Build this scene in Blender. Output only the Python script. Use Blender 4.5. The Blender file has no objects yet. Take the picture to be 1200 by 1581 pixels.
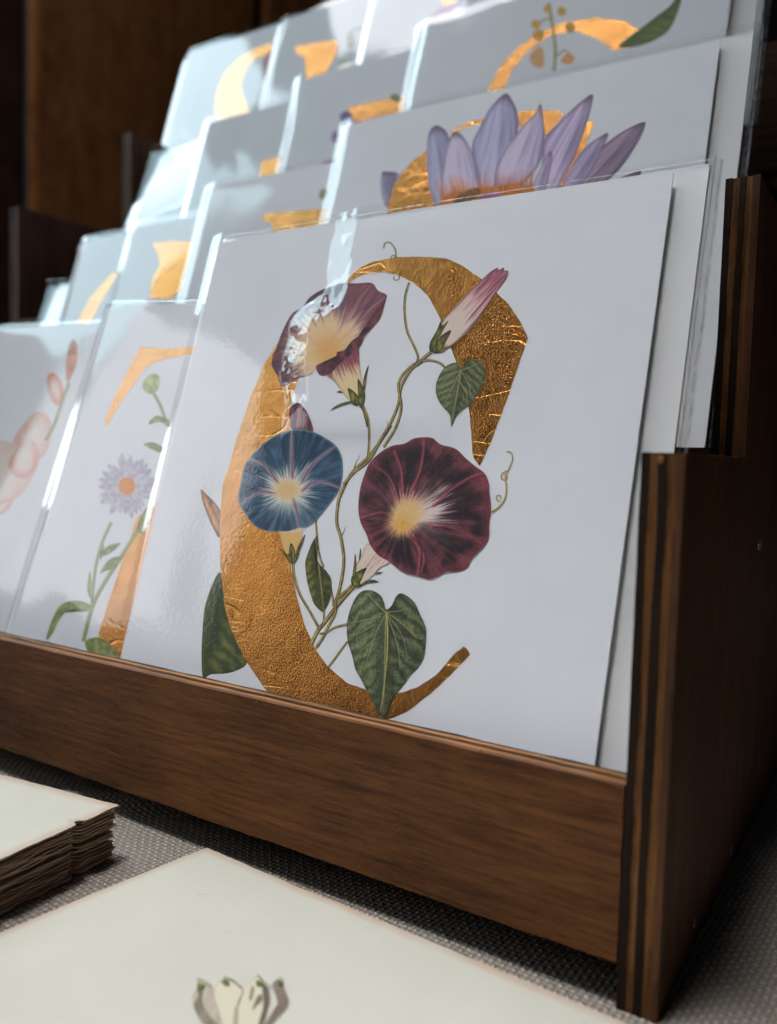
import bpy, bmesh, math, random
import numpy as np
from mathutils import Vector, Matrix
from mathutils.geometry import tessellate_polygon

# ------------------------------------------------------------------ camera
CAM = np.array([0.04563, -0.16195, 0.11929])
YAW, PITCH, ROLL, FPX = math.radians(32.37872), math.radians(3.85115), math.radians(1.51801), 1294.769
fw = np.array([-math.sin(YAW)*math.cos(PITCH), math.cos(YAW)*math.cos(PITCH), -math.sin(PITCH)])
_r = np.array([math.cos(YAW), math.sin(YAW), 0.0]); _d = np.cross(fw, _r)
rt_ = _r*math.cos(ROLL) - _d*math.sin(ROLL); dn_ = _d*math.cos(ROLL) + _r*math.sin(ROLL)

scene = bpy.context.scene
COL = scene.collection
cam_data = bpy.data.cameras.new('camera'); cam = bpy.data.objects.new('camera', cam_data); COL.objects.link(cam)
cam.matrix_world = Matrix(((rt_[0], -dn_[0], -fw[0], CAM[0]), (rt_[1], -dn_[1], -fw[1], CAM[1]),
                           (rt_[2], -dn_[2], -fw[2], CAM[2]), (0, 0, 0, 1)))
cam_data.sensor_fit = 'HORIZONTAL'; cam_data.sensor_width = 36.0
cam_data.lens = FPX/1200*36.0
cam_data.clip_start = 0.01; cam_data.clip_end = 50
cam_data.dof.use_dof = True
cam_data.dof.focus_distance = 0.222
cam_data.dof.aperture_fstop = 13.0
scene.camera = cam

# ------------------------------------------------------------------ world, lamps, exposure
world = bpy.data.worlds.new('World'); scene.world = world; world.use_nodes = True
bg = world.node_tree.nodes['Background']
bg.inputs[0].default_value = (0.55, 0.62, 0.75, 1); bg.inputs[1].default_value = 0.018
scene.view_settings.view_transform = 'Standard'; scene.view_settings.look = 'None'
scene.view_settings.exposure = 0.42; scene.view_settings.gamma = 1.0

def area(name, az, el, dist, sx, sy, radiance, color, target=(-0.12, 0.06, 0.12), spread=180):
    a, e = math.radians(az), math.radians(el)
    d = Vector((-math.sin(a)*math.cos(e), -math.cos(a)*math.cos(e), math.sin(e)))
    l = bpy.data.lights.new(name, 'AREA'); l.shape = 'RECTANGLE'; l.size = sx; l.size_y = sy
    l.energy = radiance*math.pi*sx*sy; l.color = color; l.spread = math.radians(spread)
    o = bpy.data.objects.new(name, l); COL.objects.link(o)
    o.location = Vector(target) + d*dist
    o.rotation_euler = d.to_track_quat('Z', 'Y').to_euler()
    return o
# daylight opening on the left in panes, plus two added fill lamps
area('window_and_fill_light', 86, 36, 1.6, 0.50, 0.74, 4.2, (0.68, 0.91, 1.0))
area('window_and_fill_light', 108, 36, 1.6, 0.50, 0.84, 5.5, (0.74, 0.92, 1.0))
area('window_and_fill_light', 69, 33, 1.6, 0.34, 0.50, 2.8, (0.62, 0.90, 1.0))
area('window_and_fill_light', 53, 19, 1.6, 0.45, 0.66, 2.0, (0.95, 0.95, 1.0))  # added low fill that brightens the left of the foil letter
area('window_and_fill_light', 82, 9, 1.6, 0.85, 0.22, 3.5, (0.86, 0.94, 1.0))
area('window_and_fill_light', 88, 63, 1.5, 0.60, 0.40, 5.0, (0.93, 0.95, 1.0))
area('front_fill_light', 40, 78, 2.0, 0.50, 0.36, 1.2, (0.94, 0.96, 1.0), (-0.04, -0.09, 0.06), 20)  # added overhead fill, beam narrowed so the rear tiers stay darker

# ------------------------------------------------------------------ helpers
rng = random.Random(7)
nrng = np.random.default_rng(11)
_lat = nrng.random((256, 256))
def vnoise(x, y):
    x = np.asarray(x, float); y = np.asarray(y, float)
    xi = np.floor(x).astype(int); yi = np.floor(y).astype(int)
    fx = x-xi; fy = y-yi; fx = fx*fx*(3-2*fx); fy = fy*fy*(3-2*fy)
    g = lambda i, j: _lat[i & 255, j & 255]
    return (g(xi, yi)*(1-fx)+g(xi+1, yi)*fx)*(1-fy) + (g(xi, yi+1)*(1-fx)+g(xi+1, yi+1)*fx)*fy
def fbm(x, y, o=4):
    s = 0; a = 0.5; t = 0
    for k in range(o):
        s = s + a*vnoise(x*2**k+17.3*k, y*2**k+5.1*k); t += a; a *= 0.55
    return s/t
def ss(a, b, x):
    t = np.clip((x-a)/(b-a+1e-12), 0, 1); return t*t*(3-2*t)
def lin(c):
    c = np.asarray(c, float)/255.0
    return np.where(c <= 0.04045, c/12.92, ((c+0.055)/1.055)**2.4)
WHITE = lin([186, 192, 202])
def albedo(c):                      # photo colour of the print under this light -> ink reflectance
    a = lin(c)/WHITE*0.80
    a = 0.8*(a/0.8)**1.12
    return np.clip(a*np.minimum(1.0, 0.84/np.maximum(a.max(-1, keepdims=True), 1e-6)), 0.004, 0.85)
def mix(a, b, t):
    a = np.asarray(a, float); b = np.asarray(b, float); t = np.asarray(t, float)[..., None]
    return a*(1-t)+b*t

def rays(px):
    px = np.asarray(px, float)
    return fw + rt_*((px[..., 0:1]-600)/FPX) + dn_*((px[..., 1:2]-790.5)/FPX)
class Frame:                         # a plane in the place: origin O, axes U (right), V (up), N (outward)
    def __init__(s, O, U, V):
        s.O = np.array(O, float); s.U = np.array(U, float)/np.linalg.norm(U)
        V = np.array(V, float); V = V-(V@s.U)*s.U; s.V = V/np.linalg.norm(V); s.N = np.cross(s.U, s.V)
    def uv(s, px):
        k = rays(px); t = ((s.O-CAM)@s.N)/(k@s.N)
        P = CAM + k*t[..., None]-s.O
        return np.stack([P@s.U, P@s.V], -1)
    def matrix(s):
        return Matrix([[s.U[i], s.V[i], s.N[i], s.O[i]] for i in range(3)]+[[0, 0, 0, 1]])
def on_z(px, z):
    k = rays(np.array(px, float)); return CAM+k*((z-CAM[2])/k[2])
def on_x(px, x):
    k = rays(np.array(px, float)); return CAM+k*((x-CAM[0])/k[0])
def on_y(px, y):
    k = rays(np.array(px, float)); return CAM+k*((y-CAM[1])/k[1])

def catmull(pts, n, closed=False):
    pts = np.asarray(pts, float); m = len(pts)
    out = []
    segs = m if closed else m-1
    per = max(2, int(math.ceil(n/segs)))
    for i in range(segs):
        if closed: p0, p1, p2, p3 = pts[i-1], pts[i], pts[(i+1) % m], pts[(i+2) % m]
        else: p0, p1, p2, p3 = pts[max(i-1, 0)], pts[i], pts[i+1], pts[min(i+2, m-1)]
        t = np.linspace(0, 1, per, endpoint=False)[:, None]
        out.append(0.5*((2*p1)+(-p0+p2)*t+(2*p0-5*p1+4*p2-p3)*t*t+(-p0+3*p1-3*p2+p3)*t**3))
    out = np.concatenate(out)
    if not closed: out = np.vstack([out, pts[-1]])
    return out
def resample(pl, n, closed=False):
    pl = np.asarray(pl, float)
    if closed: pl = np.vstack([pl, pl[:1]])
    L = np.r_[0, np.cumsum(np.linalg.norm(np.diff(pl, axis=0), axis=1))]
    s = np.linspace(0, L[-1], n, endpoint=not closed)
    return np.stack([np.interp(s, L, pl[:, i]) for i in range(pl.shape[1])], -1)

def mesh_obj(name, verts, faces, mat, parent=None, cols=None, smooth=False, matrix=None):
    me = bpy.data.meshes.new(name)
    me.from_pydata([tuple(map(float, v)) for v in verts], [], [tuple(map(int, f)) for f in faces])
    if cols is not None:
        at = me.color_attributes.new('Col', 'FLOAT_COLOR', 'POINT')
        c = np.ones((len(verts), 4), np.float32); c[:, :3] = cols
        at.data.foreach_set('color', c.ravel())
    if smooth: me.polygons.foreach_set('use_smooth', [True]*len(me.polygons))
    me.materials.append(mat); me.update()
    o = bpy.data.objects.new(name, me); COL.objects.link(o)
    if parent is not None: o.parent = parent
    if matrix is not None: o.matrix_local = matrix
    return o
def grid_faces(n, m, wrap=False):
    i, j = np.meshgrid(np.arange(n-1), np.arange(m if wrap else m-1), indexing='ij')
    j2 = (j+1) % m
    return np.stack([i*m+j, i*m+j2, (i+1)*m+j2, (i+1)*m+j], -1).reshape(-1, 4)
def empty(name, matrix=None, loc=None):
    o = bpy.data.objects.new(name, None); COL.objects.link(o); o.empty_display_size = 0.02
    if matrix is not None: o.matrix_world = matrix
    if loc is not None: o.location = loc
    return o
def tag(o, label, cat, group=None):
    o['label'] = label; o['category'] = cat
    if group: o['group'] = group
    return o
def bm_box(bm, lo, hi, bevel=0.0):
    r = bmesh.ops.create_cube(bm, size=1.0)
    lo = np.array(lo); hi = np.array(hi); c = (lo+hi)/2; s = hi-lo
    for v in r['verts']: v.co = Vector((c[0]+v.co.x*s[0], c[1]+v.co.y*s[1], c[2]+v.co.z*s[2]))
    if bevel: bmesh.ops.bevel(bm, geom=[e for e in bm.edges if all(v in r['verts'] for v in e.verts)], offset=bevel, segments=2, affect='EDGES')
def bm_obj(name, bm, mat, parent=None):
    me = bpy.data.meshes.new(name); bm.to_mesh(me); bm.free(); me.materials.append(mat)
    o = bpy.data.objects.new(name, me); COL.objects.link(o)
    if parent is not None: o.parent = parent
    return o
def box(name, lo, hi, mat, parent=None, bevel=0.0):
    bm = bmesh.new(); bm_box(bm, lo, hi, bevel); return bm_obj(name, bm, mat, parent)
def prism(name, poly, axis, a, b, mat, parent=None):
    """polygon extruded along an axis between a and b"""
    n = len(poly); V = []
    for t in (a, b):
        for p in poly:
            v = list(p); v.insert(axis, t); V.append(v)
    tri = tessellate_polygon([[Vector((p[0], p[1], 0)) for p in poly]])
    F = [tuple(t) for t in tri]+[tuple(n+i for i in reversed(t)) for t in tri]
    F += [(i, (i+1) % n, n+(i+1) % n, n+i) for i in range(n)]
    o = mesh_obj(name, V, F, mat, parent)
    bm = bmesh.new(); bm.from_mesh(o.data); bmesh.ops.recalc_face_normals(bm, faces=bm.faces); bm.to_mesh(o.data); bm.free()
    return o

# ------------------------------------------------------------------ materials
def newmat(name):
    m = bpy.data.materials.new(name); m.use_nodes = True
    nt = m.node_tree; return m, nt, nt.nodes['Principled BSDF']
def N(nt, kind, **kw):
    n = nt.nodes.new(kind)
    for k, v in kw.items():
        if k in n.inputs: n.inputs[k].default_value = v
        else: setattr(n, k, v)
    return n
def ramp(nt, stops):
    r = nt.nodes.new('ShaderNodeValToRGB'); e = r.color_ramp.elements
    while len(e) < len(stops): e.new(0.5)
    for x, (p, c) in zip(e, stops): x.position = p; x.color = (*c, 1)
    return r
def coords(nt, scale=(1, 1, 1), rot=(0, 0, 0), loc=(0, 0, 0)):
    t = nt.nodes.new('ShaderNodeTexCoord'); m = nt.nodes.new('ShaderNodeMapping')
    m.inputs['Scale'].default_value = scale; m.inputs['Rotation'].default_value = rot; m.inputs['Location'].default_value = loc
    nt.links.new(t.outputs['Object'], m.inputs['Vector']); return m.outputs['Vector']
def noise(nt, vec, scale, detail=4, rough=0.55, dist=0.0):
    n = nt.nodes.new('ShaderNodeTexNoise'); n.inputs['Scale'].default_value = scale; n.inputs['Detail'].default_value = detail
    n.inputs['Roughness'].default_value = rough; n.inputs['Distortion'].default_value = dist
    nt.links.new(vec, n.inputs['Vector']); return n.outputs['Fac']
def math_(nt, op, a, b=None):
    n = nt.nodes.new('ShaderNodeMath'); n.operation = op
    for i, v in enumerate((a, b)):
        if v is None: continue
        if isinstance(v, (int, float)): n.inputs[i].default_value = v
        else: nt.links.new(v, n.inputs[i])
    return n.outputs[0]
def bump(nt, h, strength, dist, normal=None):
    b = nt.nodes.new('ShaderNodeBump'); b.inputs['Strength'].default_value = strength; b.inputs['Distance'].default_value = dist
    nt.links.new(h, b.inputs['Height'])
    if normal is not None: nt.links.new(normal, b.inputs['Normal'])
    return b.outputs['Normal']
def mixc(nt, fac, a, b, mode='MIX'):
    n = nt.nodes.new('ShaderNodeMix'); n.data_type = 'RGBA'; n.blend_type = mode
    if isinstance(fac, (int, float)): n.inputs[0].default_value = fac
    else: nt.links.new(fac, n.inputs[0])
    for i, v in ((6, a), (7, b)):
        if isinstance(v, tuple): n.inputs[i].default_value = (*v, 1)
        else: nt.links.new(v, n.inputs[i])
    return n.outputs[2]

def paper_mat(name, color, rough=0.6, fine=1400):
    m, nt, b = newmat(name); v = coords(nt)
    f = noise(nt, v, 60, 3); r = ramp(nt, [(0.3, tuple(np.array(color)*0.965)), (0.7, color)]); nt.links.new(f, r.inputs[0])
    nt.links.new(r.outputs[0], b.inputs['Base Color']); b.inputs['Roughness'].default_value = rough
    nt.links.new(bump(nt, noise(nt, v, fine, 3), 0.07, 0.00025), b.inputs['Normal'])
    b.inputs['Specular IOR Level'].default_value = 0.35
    return m
M_CARD = paper_mat('card_paper', (0.79, 0.79, 0.82))
M_ENV = paper_mat('envelope_paper', (0.78, 0.77, 0.76))
def ink_mat():
    m, nt, b = newmat('printed_ink'); a = nt.nodes.new('ShaderNodeAttribute'); a.attribute_name = 'Col'
    v = coords(nt); g = noise(nt, v, 2600, 2, 0.7)
    gr = ramp(nt, [(0.25, (0.80, 0.80, 0.80)), (0.75, (1.0, 1.0, 1.0))]); nt.links.new(g, gr.inputs[0])
    nt.links.new(mixc(nt, 0.8, a.outputs['Color'], gr.outputs[0], 'MULTIPLY'), b.inputs['Base Color'])
    b.inputs['Roughness'].default_value = 0.55; b.inputs['Specular IOR Level'].default_value = 0.3
    nt.links.new(bump(nt, noise(nt, v, 1400, 3), 0.10, 0.00025), b.inputs['Normal'])
    return m
M_INK = ink_mat()
def foil_mat(name='gold_foil', color=(0.70, 0.325, 0.09), rough=0.23):
    m, nt, b = newmat(name); v = coords(nt)
    b.inputs['Metallic'].default_value = 1.0
    cr = noise(nt, v, 1900, 3, 0.6, 0.0); crease = nt.nodes.new('ShaderNodeTexVoronoi'); crease.feature = 'DISTANCE_TO_EDGE'
    crease.inputs['Scale'].default_value = 150
    w = coords(nt, (0.20, 1.0, 1.0), (0, 0, math.radians(-16)))
    wn = nt.nodes.new('ShaderNodeTexNoise'); wn.inputs['Scale'].default_value = 60; nt.links.new(w, wn.inputs['Vector'])
    vm = nt.nodes.new('ShaderNodeVectorMath'); vm.operation = 'MULTIPLY_ADD'; vm.inputs[1].default_value = (0.02, 0.02, 0.02)
    nt.links.new(wn.outputs['Color'], vm.inputs[0]); nt.links.new(w, vm.inputs[2]); nt.links.new(vm.outputs[0], crease.inputs['Vector'])
    cs = ramp(nt, [(0.0, (0, 0, 0)), (0.045, (1, 1, 1))]); nt.links.new(crease.outputs['Distance'], cs.inputs[0])
    gate = ramp(nt, [(0.48, (1, 1, 1)), (0.62, (0, 0, 0))]); nt.links.new(noise(nt, v, 28, 2), gate.inputs[0])
    csg = math_(nt, 'MAXIMUM', cs.outputs[0], gate.outputs[0])
    n0 = bump(nt, noise(nt, v, 110, 3, 0.5), 0.22, 0.0016)
    n1 = bump(nt, cr, 0.36, 0.0004, n0)
    n2 = bump(nt, csg, 0.45, 0.0004, n1)
    n3 = bump(nt, noise(nt, v, 3000, 2, 0.6), 0.26, 0.0002, n2)
    nt.links.new(n3, b.inputs['Normal'])
    big = noise(nt, v, 45, 4)
    c = ramp(nt, [(0.3, tuple(np.array(color)*0.82)), (0.7, color)]); nt.links.new(big, c.inputs[0])
    nt.links.new(c.outputs[0], b.inputs['Base Color']); b.inputs['Roughness'].default_value = rough
    return m
M_FOIL = foil_mat()
def film_mat(name='clear_film', ior=1.52, gain=1.05, fine=0.03):
    m, nt, b = newmat(name); nt.nodes.remove(b); out = nt.nodes['Material Output']
    v = coords(nt)
    nb = bump(nt, noise(nt, v, 700, 2, 0.5), fine, 0.0004)
    fr = nt.nodes.new('ShaderNodeFresnel'); nt.links.new(nb, fr.inputs['Normal'])
    geo = nt.nodes.new('ShaderNodeNewGeometry')               # a film has the same index jump from both sides
    nt.links.new(math_(nt, 'ADD', math_(nt, 'MULTIPLY', geo.outputs['Backfacing'], 1/ior-ior), ior), fr.inputs['IOR'])
    g = N(nt, 'ShaderNodeBsdfGlossy', Roughness=0.035); g.inputs['Color'].default_value = (1, 1, 1, 1); nt.links.new(nb, g.inputs['Normal'])
    t = N(nt, 'ShaderNodeBsdfTransparent'); t.inputs['Color'].default_value = (0.985, 0.985, 0.985, 1)
    mx = nt.nodes.new('ShaderNodeMixShader')
    f2 = math_(nt, 'MINIMUM', math_(nt, 'MULTIPLY', fr.outputs[0], gain), 1.0)
    nt.links.new(f2, mx.inputs[0]); nt.links.new(t.outputs[0], mx.inputs[1]); nt.links.new(g.outputs[0], mx.inputs[2])
    nt.links.new(mx.outputs[0], out.inputs['Surface'])
    return m
M_FILM = film_mat(); M_FILM_C = film_mat('clear_film_over_linen_card', fine=0.06)
def seam_mat():
    m, nt, b = newmat('film_seam'); nt.nodes.remove(b); out = nt.nodes['Material Output']
    t = N(nt, 'ShaderNodeBsdfTransparent'); d = N(nt, 'ShaderNodeBsdfDiffuse'); d.inputs['Color'].default_value = (0.85, 0.88, 0.92, 1)
    g = N(nt, 'ShaderNodeBsdfGlossy', Roughness=0.18); mx = nt.nodes.new('ShaderNodeMixShader'); m2 = nt.nodes.new('ShaderNodeMixShader')
    v = coords(nt); f = ramp(nt, [(0.35, (0.25,)*3), (0.7, (0.75,)*3)]); nt.links.new(noise(nt, v, 260, 4), f.inputs[0])
    mx.inputs[0].default_value = 0.35; nt.links.new(d.outputs[0], mx.inputs[1]); nt.links.new(g.outputs[0], mx.inputs[2])
    nt.links.new(f.outputs[0], m2.inputs[0]); nt.links.new(t.outputs[0], m2.inputs[1]); nt.links.new(mx.outputs[0], m2.inputs[2])
    nt.links.new(m2.outputs[0], out.inputs['Surface'])
    return m
M_SEAM = seam_mat()
def wood_mat(name, dark, light, stretch=(6, 90, 90), rough=0.5, speck=True, bstr=0.5, rot=(0, 0, 0)):
    m, nt, b = newmat(name)
    v = coords(nt, stretch, rot); vi = coords(nt)
    g1 = noise(nt, v, 3.0, 6, 0.62, 0.6); g2 = noise(nt, v, 16, 5, 0.7)
    h = math_(nt, 'ADD', math_(nt, 'MULTIPLY', g1, 0.6), math_(nt, 'MULTIPLY', g2, 0.4))
    big = noise(nt, vi, 22, 3); h2 = math_(nt, 'ADD', math_(nt, 'MULTIPLY', h, 0.72), math_(nt, 'MULTIPLY', big, 0.28))
    c = ramp(nt, [(0.37, dark), (0.50, tuple((np.array(dark)+np.array(light))*0.5)), (0.64, light)]); nt.links.new(h2, c.inputs[0])
    col = c.outputs[0]
    if speck:
        sp = ramp(nt, [(0.70, (0, 0, 0)), (0.78, (1, 1, 1))]); nt.links.new(noise(nt, coords(nt, (0.5, 1, 1)), 900, 2), sp.inputs[0])
        col = mixc(nt, math_(nt, 'MULTIPLY', sp.outputs[0], 0.35), col, tuple(np.array(light)*1.7))
    po = ramp(nt, [(0.30, (0.25, 0.22, 0.2)), (0.40, (1, 1, 1))]); nt.links.new(noise(nt, coords(nt, tuple(q*4 for q in stretch), rot), 2.2, 2), po.inputs[0])
    col = mixc(nt, 0.55, col, po.outputs[0], 'MULTIPLY')
    bw = ramp(nt, [(0.36, (0.55, 0.5, 0.48)), (0.60, (1, 1, 1))]); nt.links.new(noise(nt, coords(nt, tuple(q*0.25 for q in stretch), rot), 3, 3), bw.inputs[0])
    col = mixc(nt, 0.4, col, bw.outputs[0], 'MULTIPLY')
    nt.links.new(col, b.inputs['Base Color'])
    rr = ramp(nt, [(0.3, (rough-0.08,)*3), (0.7, (rough+0.12,)*3)]); nt.links.new(g2, rr.inputs[0]); nt.links.new(rr.outputs[0], b.inputs['Roughness'])
    b.inputs['Specular IOR Level'].default_value = 0.18
    n1 = bump(nt, g2, bstr, 0.0005); nt.links.new(bump(nt, noise(nt, vi, 1100, 3), 0.35, 0.0003, n1), b.inputs['Normal'])
    return m
M_WOODX = wood_mat('stained_plywood_face', (0.040, 0.0125, 0.0038), (0.215, 0.082, 0.023), (16, 230, 230))
M_WOODZ = wood_mat('stained_plywood_side_face', (0.050, 0.019, 0.009), (0.18, 0.074, 0.030), (110, 110, 7))
M_EDGE_D = wood_mat('plywood_edge_dark', (0.008, 0.005, 0.004), (0.055, 0.024, 0.010), (10, 160, 160), 0.6, False, 0.9)
M_EDGE_L = wood_mat('plywood_edge_light', (0.12, 0.046, 0.013), (0.50, 0.23, 0.075), (10, 160, 160), 0.55, False, 0.9)
M_EDGE_DZ = wood_mat('plywood_upright_edge_dark', (0.006, 0.004, 0.003), (0.045, 0.019, 0.008), (420, 420, 14), 0.6, False, 0.9)
M_EDGE_LZ = wood_mat('plywood_upright_edge_light', (0.05, 0.019, 0.006), (0.44, 0.19, 0.060), (420, 420, 14), 0.55, False, 0.9)
M_BACKWOOD = wood_mat('old_brown_wood', (0.26, 0.085, 0.026), (0.58, 0.25, 0.085), (8, 8, 2.5), 0.65, False, 0.3)
M_BACKDARK = wood_mat('dark_old_wood', (0.03, 0.016, 0.010), (0.12, 0.045, 0.020), (5, 5, 5), 0.75, False, 0.3)
def plain(name, color, rough=0.6, metal=0.0):
    m, nt, b = newmat(name); v = coords(nt)
    r = ramp(nt, [(0.3, tuple(np.array(color)*0.8)), (0.7, color)]); nt.links.new(noise(nt, v, 300, 3), r.inputs[0])
    nt.links.new(r.outputs[0], b.inputs['Base Color']); b.inputs['Roughness'].default_value = rough; b.inputs['Metallic'].default_value = metal
    return m
M_SCREW = plain('dull_steel', (0.30, 0.25, 0.20), 0.35, 1.0)
M_WALL = plain('dark_wall', (0.045, 0.028, 0.020), 0.9)
def cloth_mat():
    m, nt, b = newmat('woven_cloth')
    v = coords(nt, (1, 1, 1), (0, 0, math.radians(4)))
    wob = nt.nodes.new('ShaderNodeTexNoise'); wob.inputs['Scale'].default_value = 120; nt.links.new(v, wob.inputs['Vector'])
    va = nt.nodes.new('ShaderNodeVectorMath'); va.operation = 'MULTIPLY_ADD'; va.inputs[1].default_value = (0.0016, 0.0016, 0)
    nt.links.new(wob.outputs['Color'], va.inputs[0]); nt.links.new(v, va.inputs[2])
    s = nt.nodes.new('ShaderNodeSeparateXYZ'); nt.links.new(va.outputs[0], s.inputs[0])
    k = 2*math.pi/0.0029
    X = math_(nt, 'MULTIPLY', s.outputs[0], k); Y = math_(nt, 'MULTIPLY', s.outputs[1], k)
    sx = math_(nt, 'SINE', X); sy = math_(nt, 'SINE', Y)
    check = math_(nt, 'MULTIPLY', sx, sy)                       # over-under checker
    wx = math_(nt, 'ABSOLUTE', math_(nt, 'SINE', X)); wy = math_(nt, 'ABSOLUTE', math_(nt, 'SINE', Y))
    thread = math_(nt, 'MULTIPLY', math_(nt, 'POWER', wx, 0.6), math_(nt, 'POWER', wy, 0.6))
    h = math_(nt, 'ADD', math_(nt, 'MULTIPLY', check, 0.35), math_(nt, 'MULTIPLY', thread, 0.65))
    h = math_(nt, 'ADD', h, math_(nt, 'MULTIPLY', noise(nt, v, 2200, 3), 0.35))
    c = ramp(nt, [(0.05, (0.11, 0.092, 0.074)), (0.85, (0.42, 0.365, 0.305))]); nt.links.new(h, c.inputs[0])
    nt.links.new(c.outputs[0], b.inputs['Base Color']); b.inputs['Roughness'].default_value = 0.9
    b.inputs['Specular IOR Level'].default_value = 0.1
    nt.links.new(bump(nt, h, 1.0, 0.0010), b.inputs['Normal'])
    return m
M_CLOTH = cloth_mat()
def page_mat():
    m, nt, b = newmat('old_page_paper'); a = nt.nodes.new('ShaderNodeAttribute'); a.attribute_name = 'Col'
    v = coords(nt); f = noise(nt, v, 40, 4); r = ramp(nt, [(0.3, (0.93, 0.93, 0.92)), (0.7, (1, 1, 1))]); nt.links.new(f, r.inputs[0])
    sp = ramp(nt, [(0.79, (1, 1, 1)), (0.83, (0.62, 0.56, 0.48))]); nt.links.new(noise(nt, v, 230, 2), sp.inputs[0])
    c = mixc(nt, 1.0, mixc(nt, 1.0, a.outputs['Color'], r.outputs[0], 'MULTIPLY'), sp.outputs[0], 'MULTIPLY')
    nt.links.new(c, b.inputs['Base Color']); b.inputs['Roughness'].default_value = 0.75; b.inputs['Specular IOR Level'].default_value = 0.2
    nt.links.new(bump(nt, noise(nt, v, 900, 3), 0.2, 0.0003), b.inputs['Normal'])
    return m
M_PAGE = page_mat()

# ------------------------------------------------------------------ table and background
TZ = 0.010
def make_table():
    xs = np.r_[np.linspace(-3, -0.46, 14), np.linspace(-0.44, 0.25, 140), np.linspace(0.3, 1.5, 8)]
    ys = np.r_[np.linspace(-0.6, -0.16, 8), np.linspace(-0.15, 0.10, 90), np.linspace(0.14, 3.0, 14)]
    X, Y = np.meshgrid(xs, ys, indexing='ij')
    Z = TZ + 0.0007*(fbm(X*22, Y*22, 2)-0.5)
    d = (Y-0.004)-0.55*(X+0.165)                               # one soft ruck in the cloth by the rail
    Z += 0.0028*np.exp(-(d/0.005)**2)*ss(-0.23, -0.19, X)*(1-ss(-0.15, -0.12, X))
    V = np.stack([X, Y, Z], -1).reshape(-1, 3)
    o = mesh_obj('tablecloth', V, grid_faces(len(xs), len(ys)), M_CLOTH, smooth=True); o['kind'] = 'structure'
make_table()
wall = box('back_wall', (-4, 2.6, -0.5), (3, 2.65, 3), M_WALL); wall['kind'] = 'structure'

def background():
    xp = -1.0
    c = empty('wooden_cabinet', loc=(xp, 0.9, 0.0))
    tag(c, 'blurred brown wooden cabinet with dark uprights standing behind the card rack', 'cabinet')
    off = Vector((xp, 0.9, 0.0))
    def bx(name, lo, hi, mat):
        lo = np.array(lo)-np.array(off); hi = np.array(hi)-np.array(off)
        return box(name, lo, hi, mat, c, 0.003)
    p = lambda x, y: on_x((x, y), xp)
    y0 = p(54, 100)[1]; y1 = p(392, 20)[1]; y2 = p(411, 20)[1]
    bx('side_board', (xp-0.02, y0, TZ+0.004), (xp, y1, 1.6), M_BACKWOOD)
    bx('side_board', (xp-0.02, y2+0.001, TZ+0.004), (xp, 2.2, 1.6), M_BACKWOOD)
    bx('upright', (xp-0.05, y1+0.001, TZ+0.004), (xp-0.012, y2, 1.6), M_BACKDARK)
    bx('upright', (xp-0.06, p(44, 100)[1], TZ+0.004), (xp-0.02, y0-0.001, 1.6), M_BACKDARK)
    bx('front_board', (xp-0.03, p(-160, 200)[1], TZ+0.004), (xp-0.012, p(43, 200)[1], 1.6), M_BACKDARK)
background()

# ------------------------------------------------------------------ the plywood rack
T, H1, ZT, ZB, RT, D1, H2 = 0.0081, 0.1212, 0.0556, 0.0192, 0.0081, 0.0628, 0.1903
DY, DZ = 0.0835, 0.0705
rack = empty('card_rack', loc=(0, 0, 0))
tag(rack, 'stepped dark stained plywood display rack holding rows of greeting cards', 'rack')
def jit_poly(pts, step, amp, seed):
    r = random.Random(seed); out = []
    for i in range(len(pts)):
        a = np.array(pts[i]); b = np.array(pts[(i+1) % len(pts)]); L = np.linalg.norm(b-a); n = max(1, min(60, int(L/step)))
        for k in range(n):
            q = a+(b-a)*k/n
            if k: q = q+np.array([r.uniform(-amp, amp), r.uniform(-amp, amp)])
            out.append(tuple(q))
    return out
def side_panel(x0):
    pr = [(0, TZ-0.001), (0, H1), (D1, H1), (D1, H2), (D1+DY, H2), (D1+DY, H2+DZ), (D1+2*DY, H2+DZ), (D1+2*DY, H2+2*DZ), (D1+3*DY, H2+2*DZ), (D1+3*DY, TZ-0.001)]
    pan = None; n = 5
    for k in range(n):
        o = [0.0, 0.00022, 0.00005, 0.00025, 0.0][k]
        q = [(a+o if a < D1+3*DY-1e-6 else a, z-o*0.6 if z > 0.05 else z) for a, z in pr]
        m = (M_EDGE_DZ if k % 2 == 0 else M_EDGE_LZ)
        if k == n-1: m = M_WOODZ
        v = prism('veneer' if k < n-1 else 'side_panel', jit_poly(q, 0.003, 0.00010, 31+k), 0, x0+T*k/n+(0 if k == 0 else 0.00003), x0+T*(k+1)/n, m)
        for w in v.data.vertices:                                 # plies are never quite even in thickness
            j = k if w.co.x < x0+T*(k+0.5)/n else k+1
            if 0 < j < n: w.co.x += 0.0007*(float(fbm(w.co.z*55+j*9.7, w.co.y*55+j*3.1, 3))-0.5)
        if k == n-1: pan = v
        else: side_panel.layers.append(v)
    pan.parent = rack
    for v in side_panel.layers: v.parent = pan
    side_panel.layers = []
    return pan
side_panel.layers = []
side_panel(-0.4235); pan = side_panel(0.0)
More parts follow.
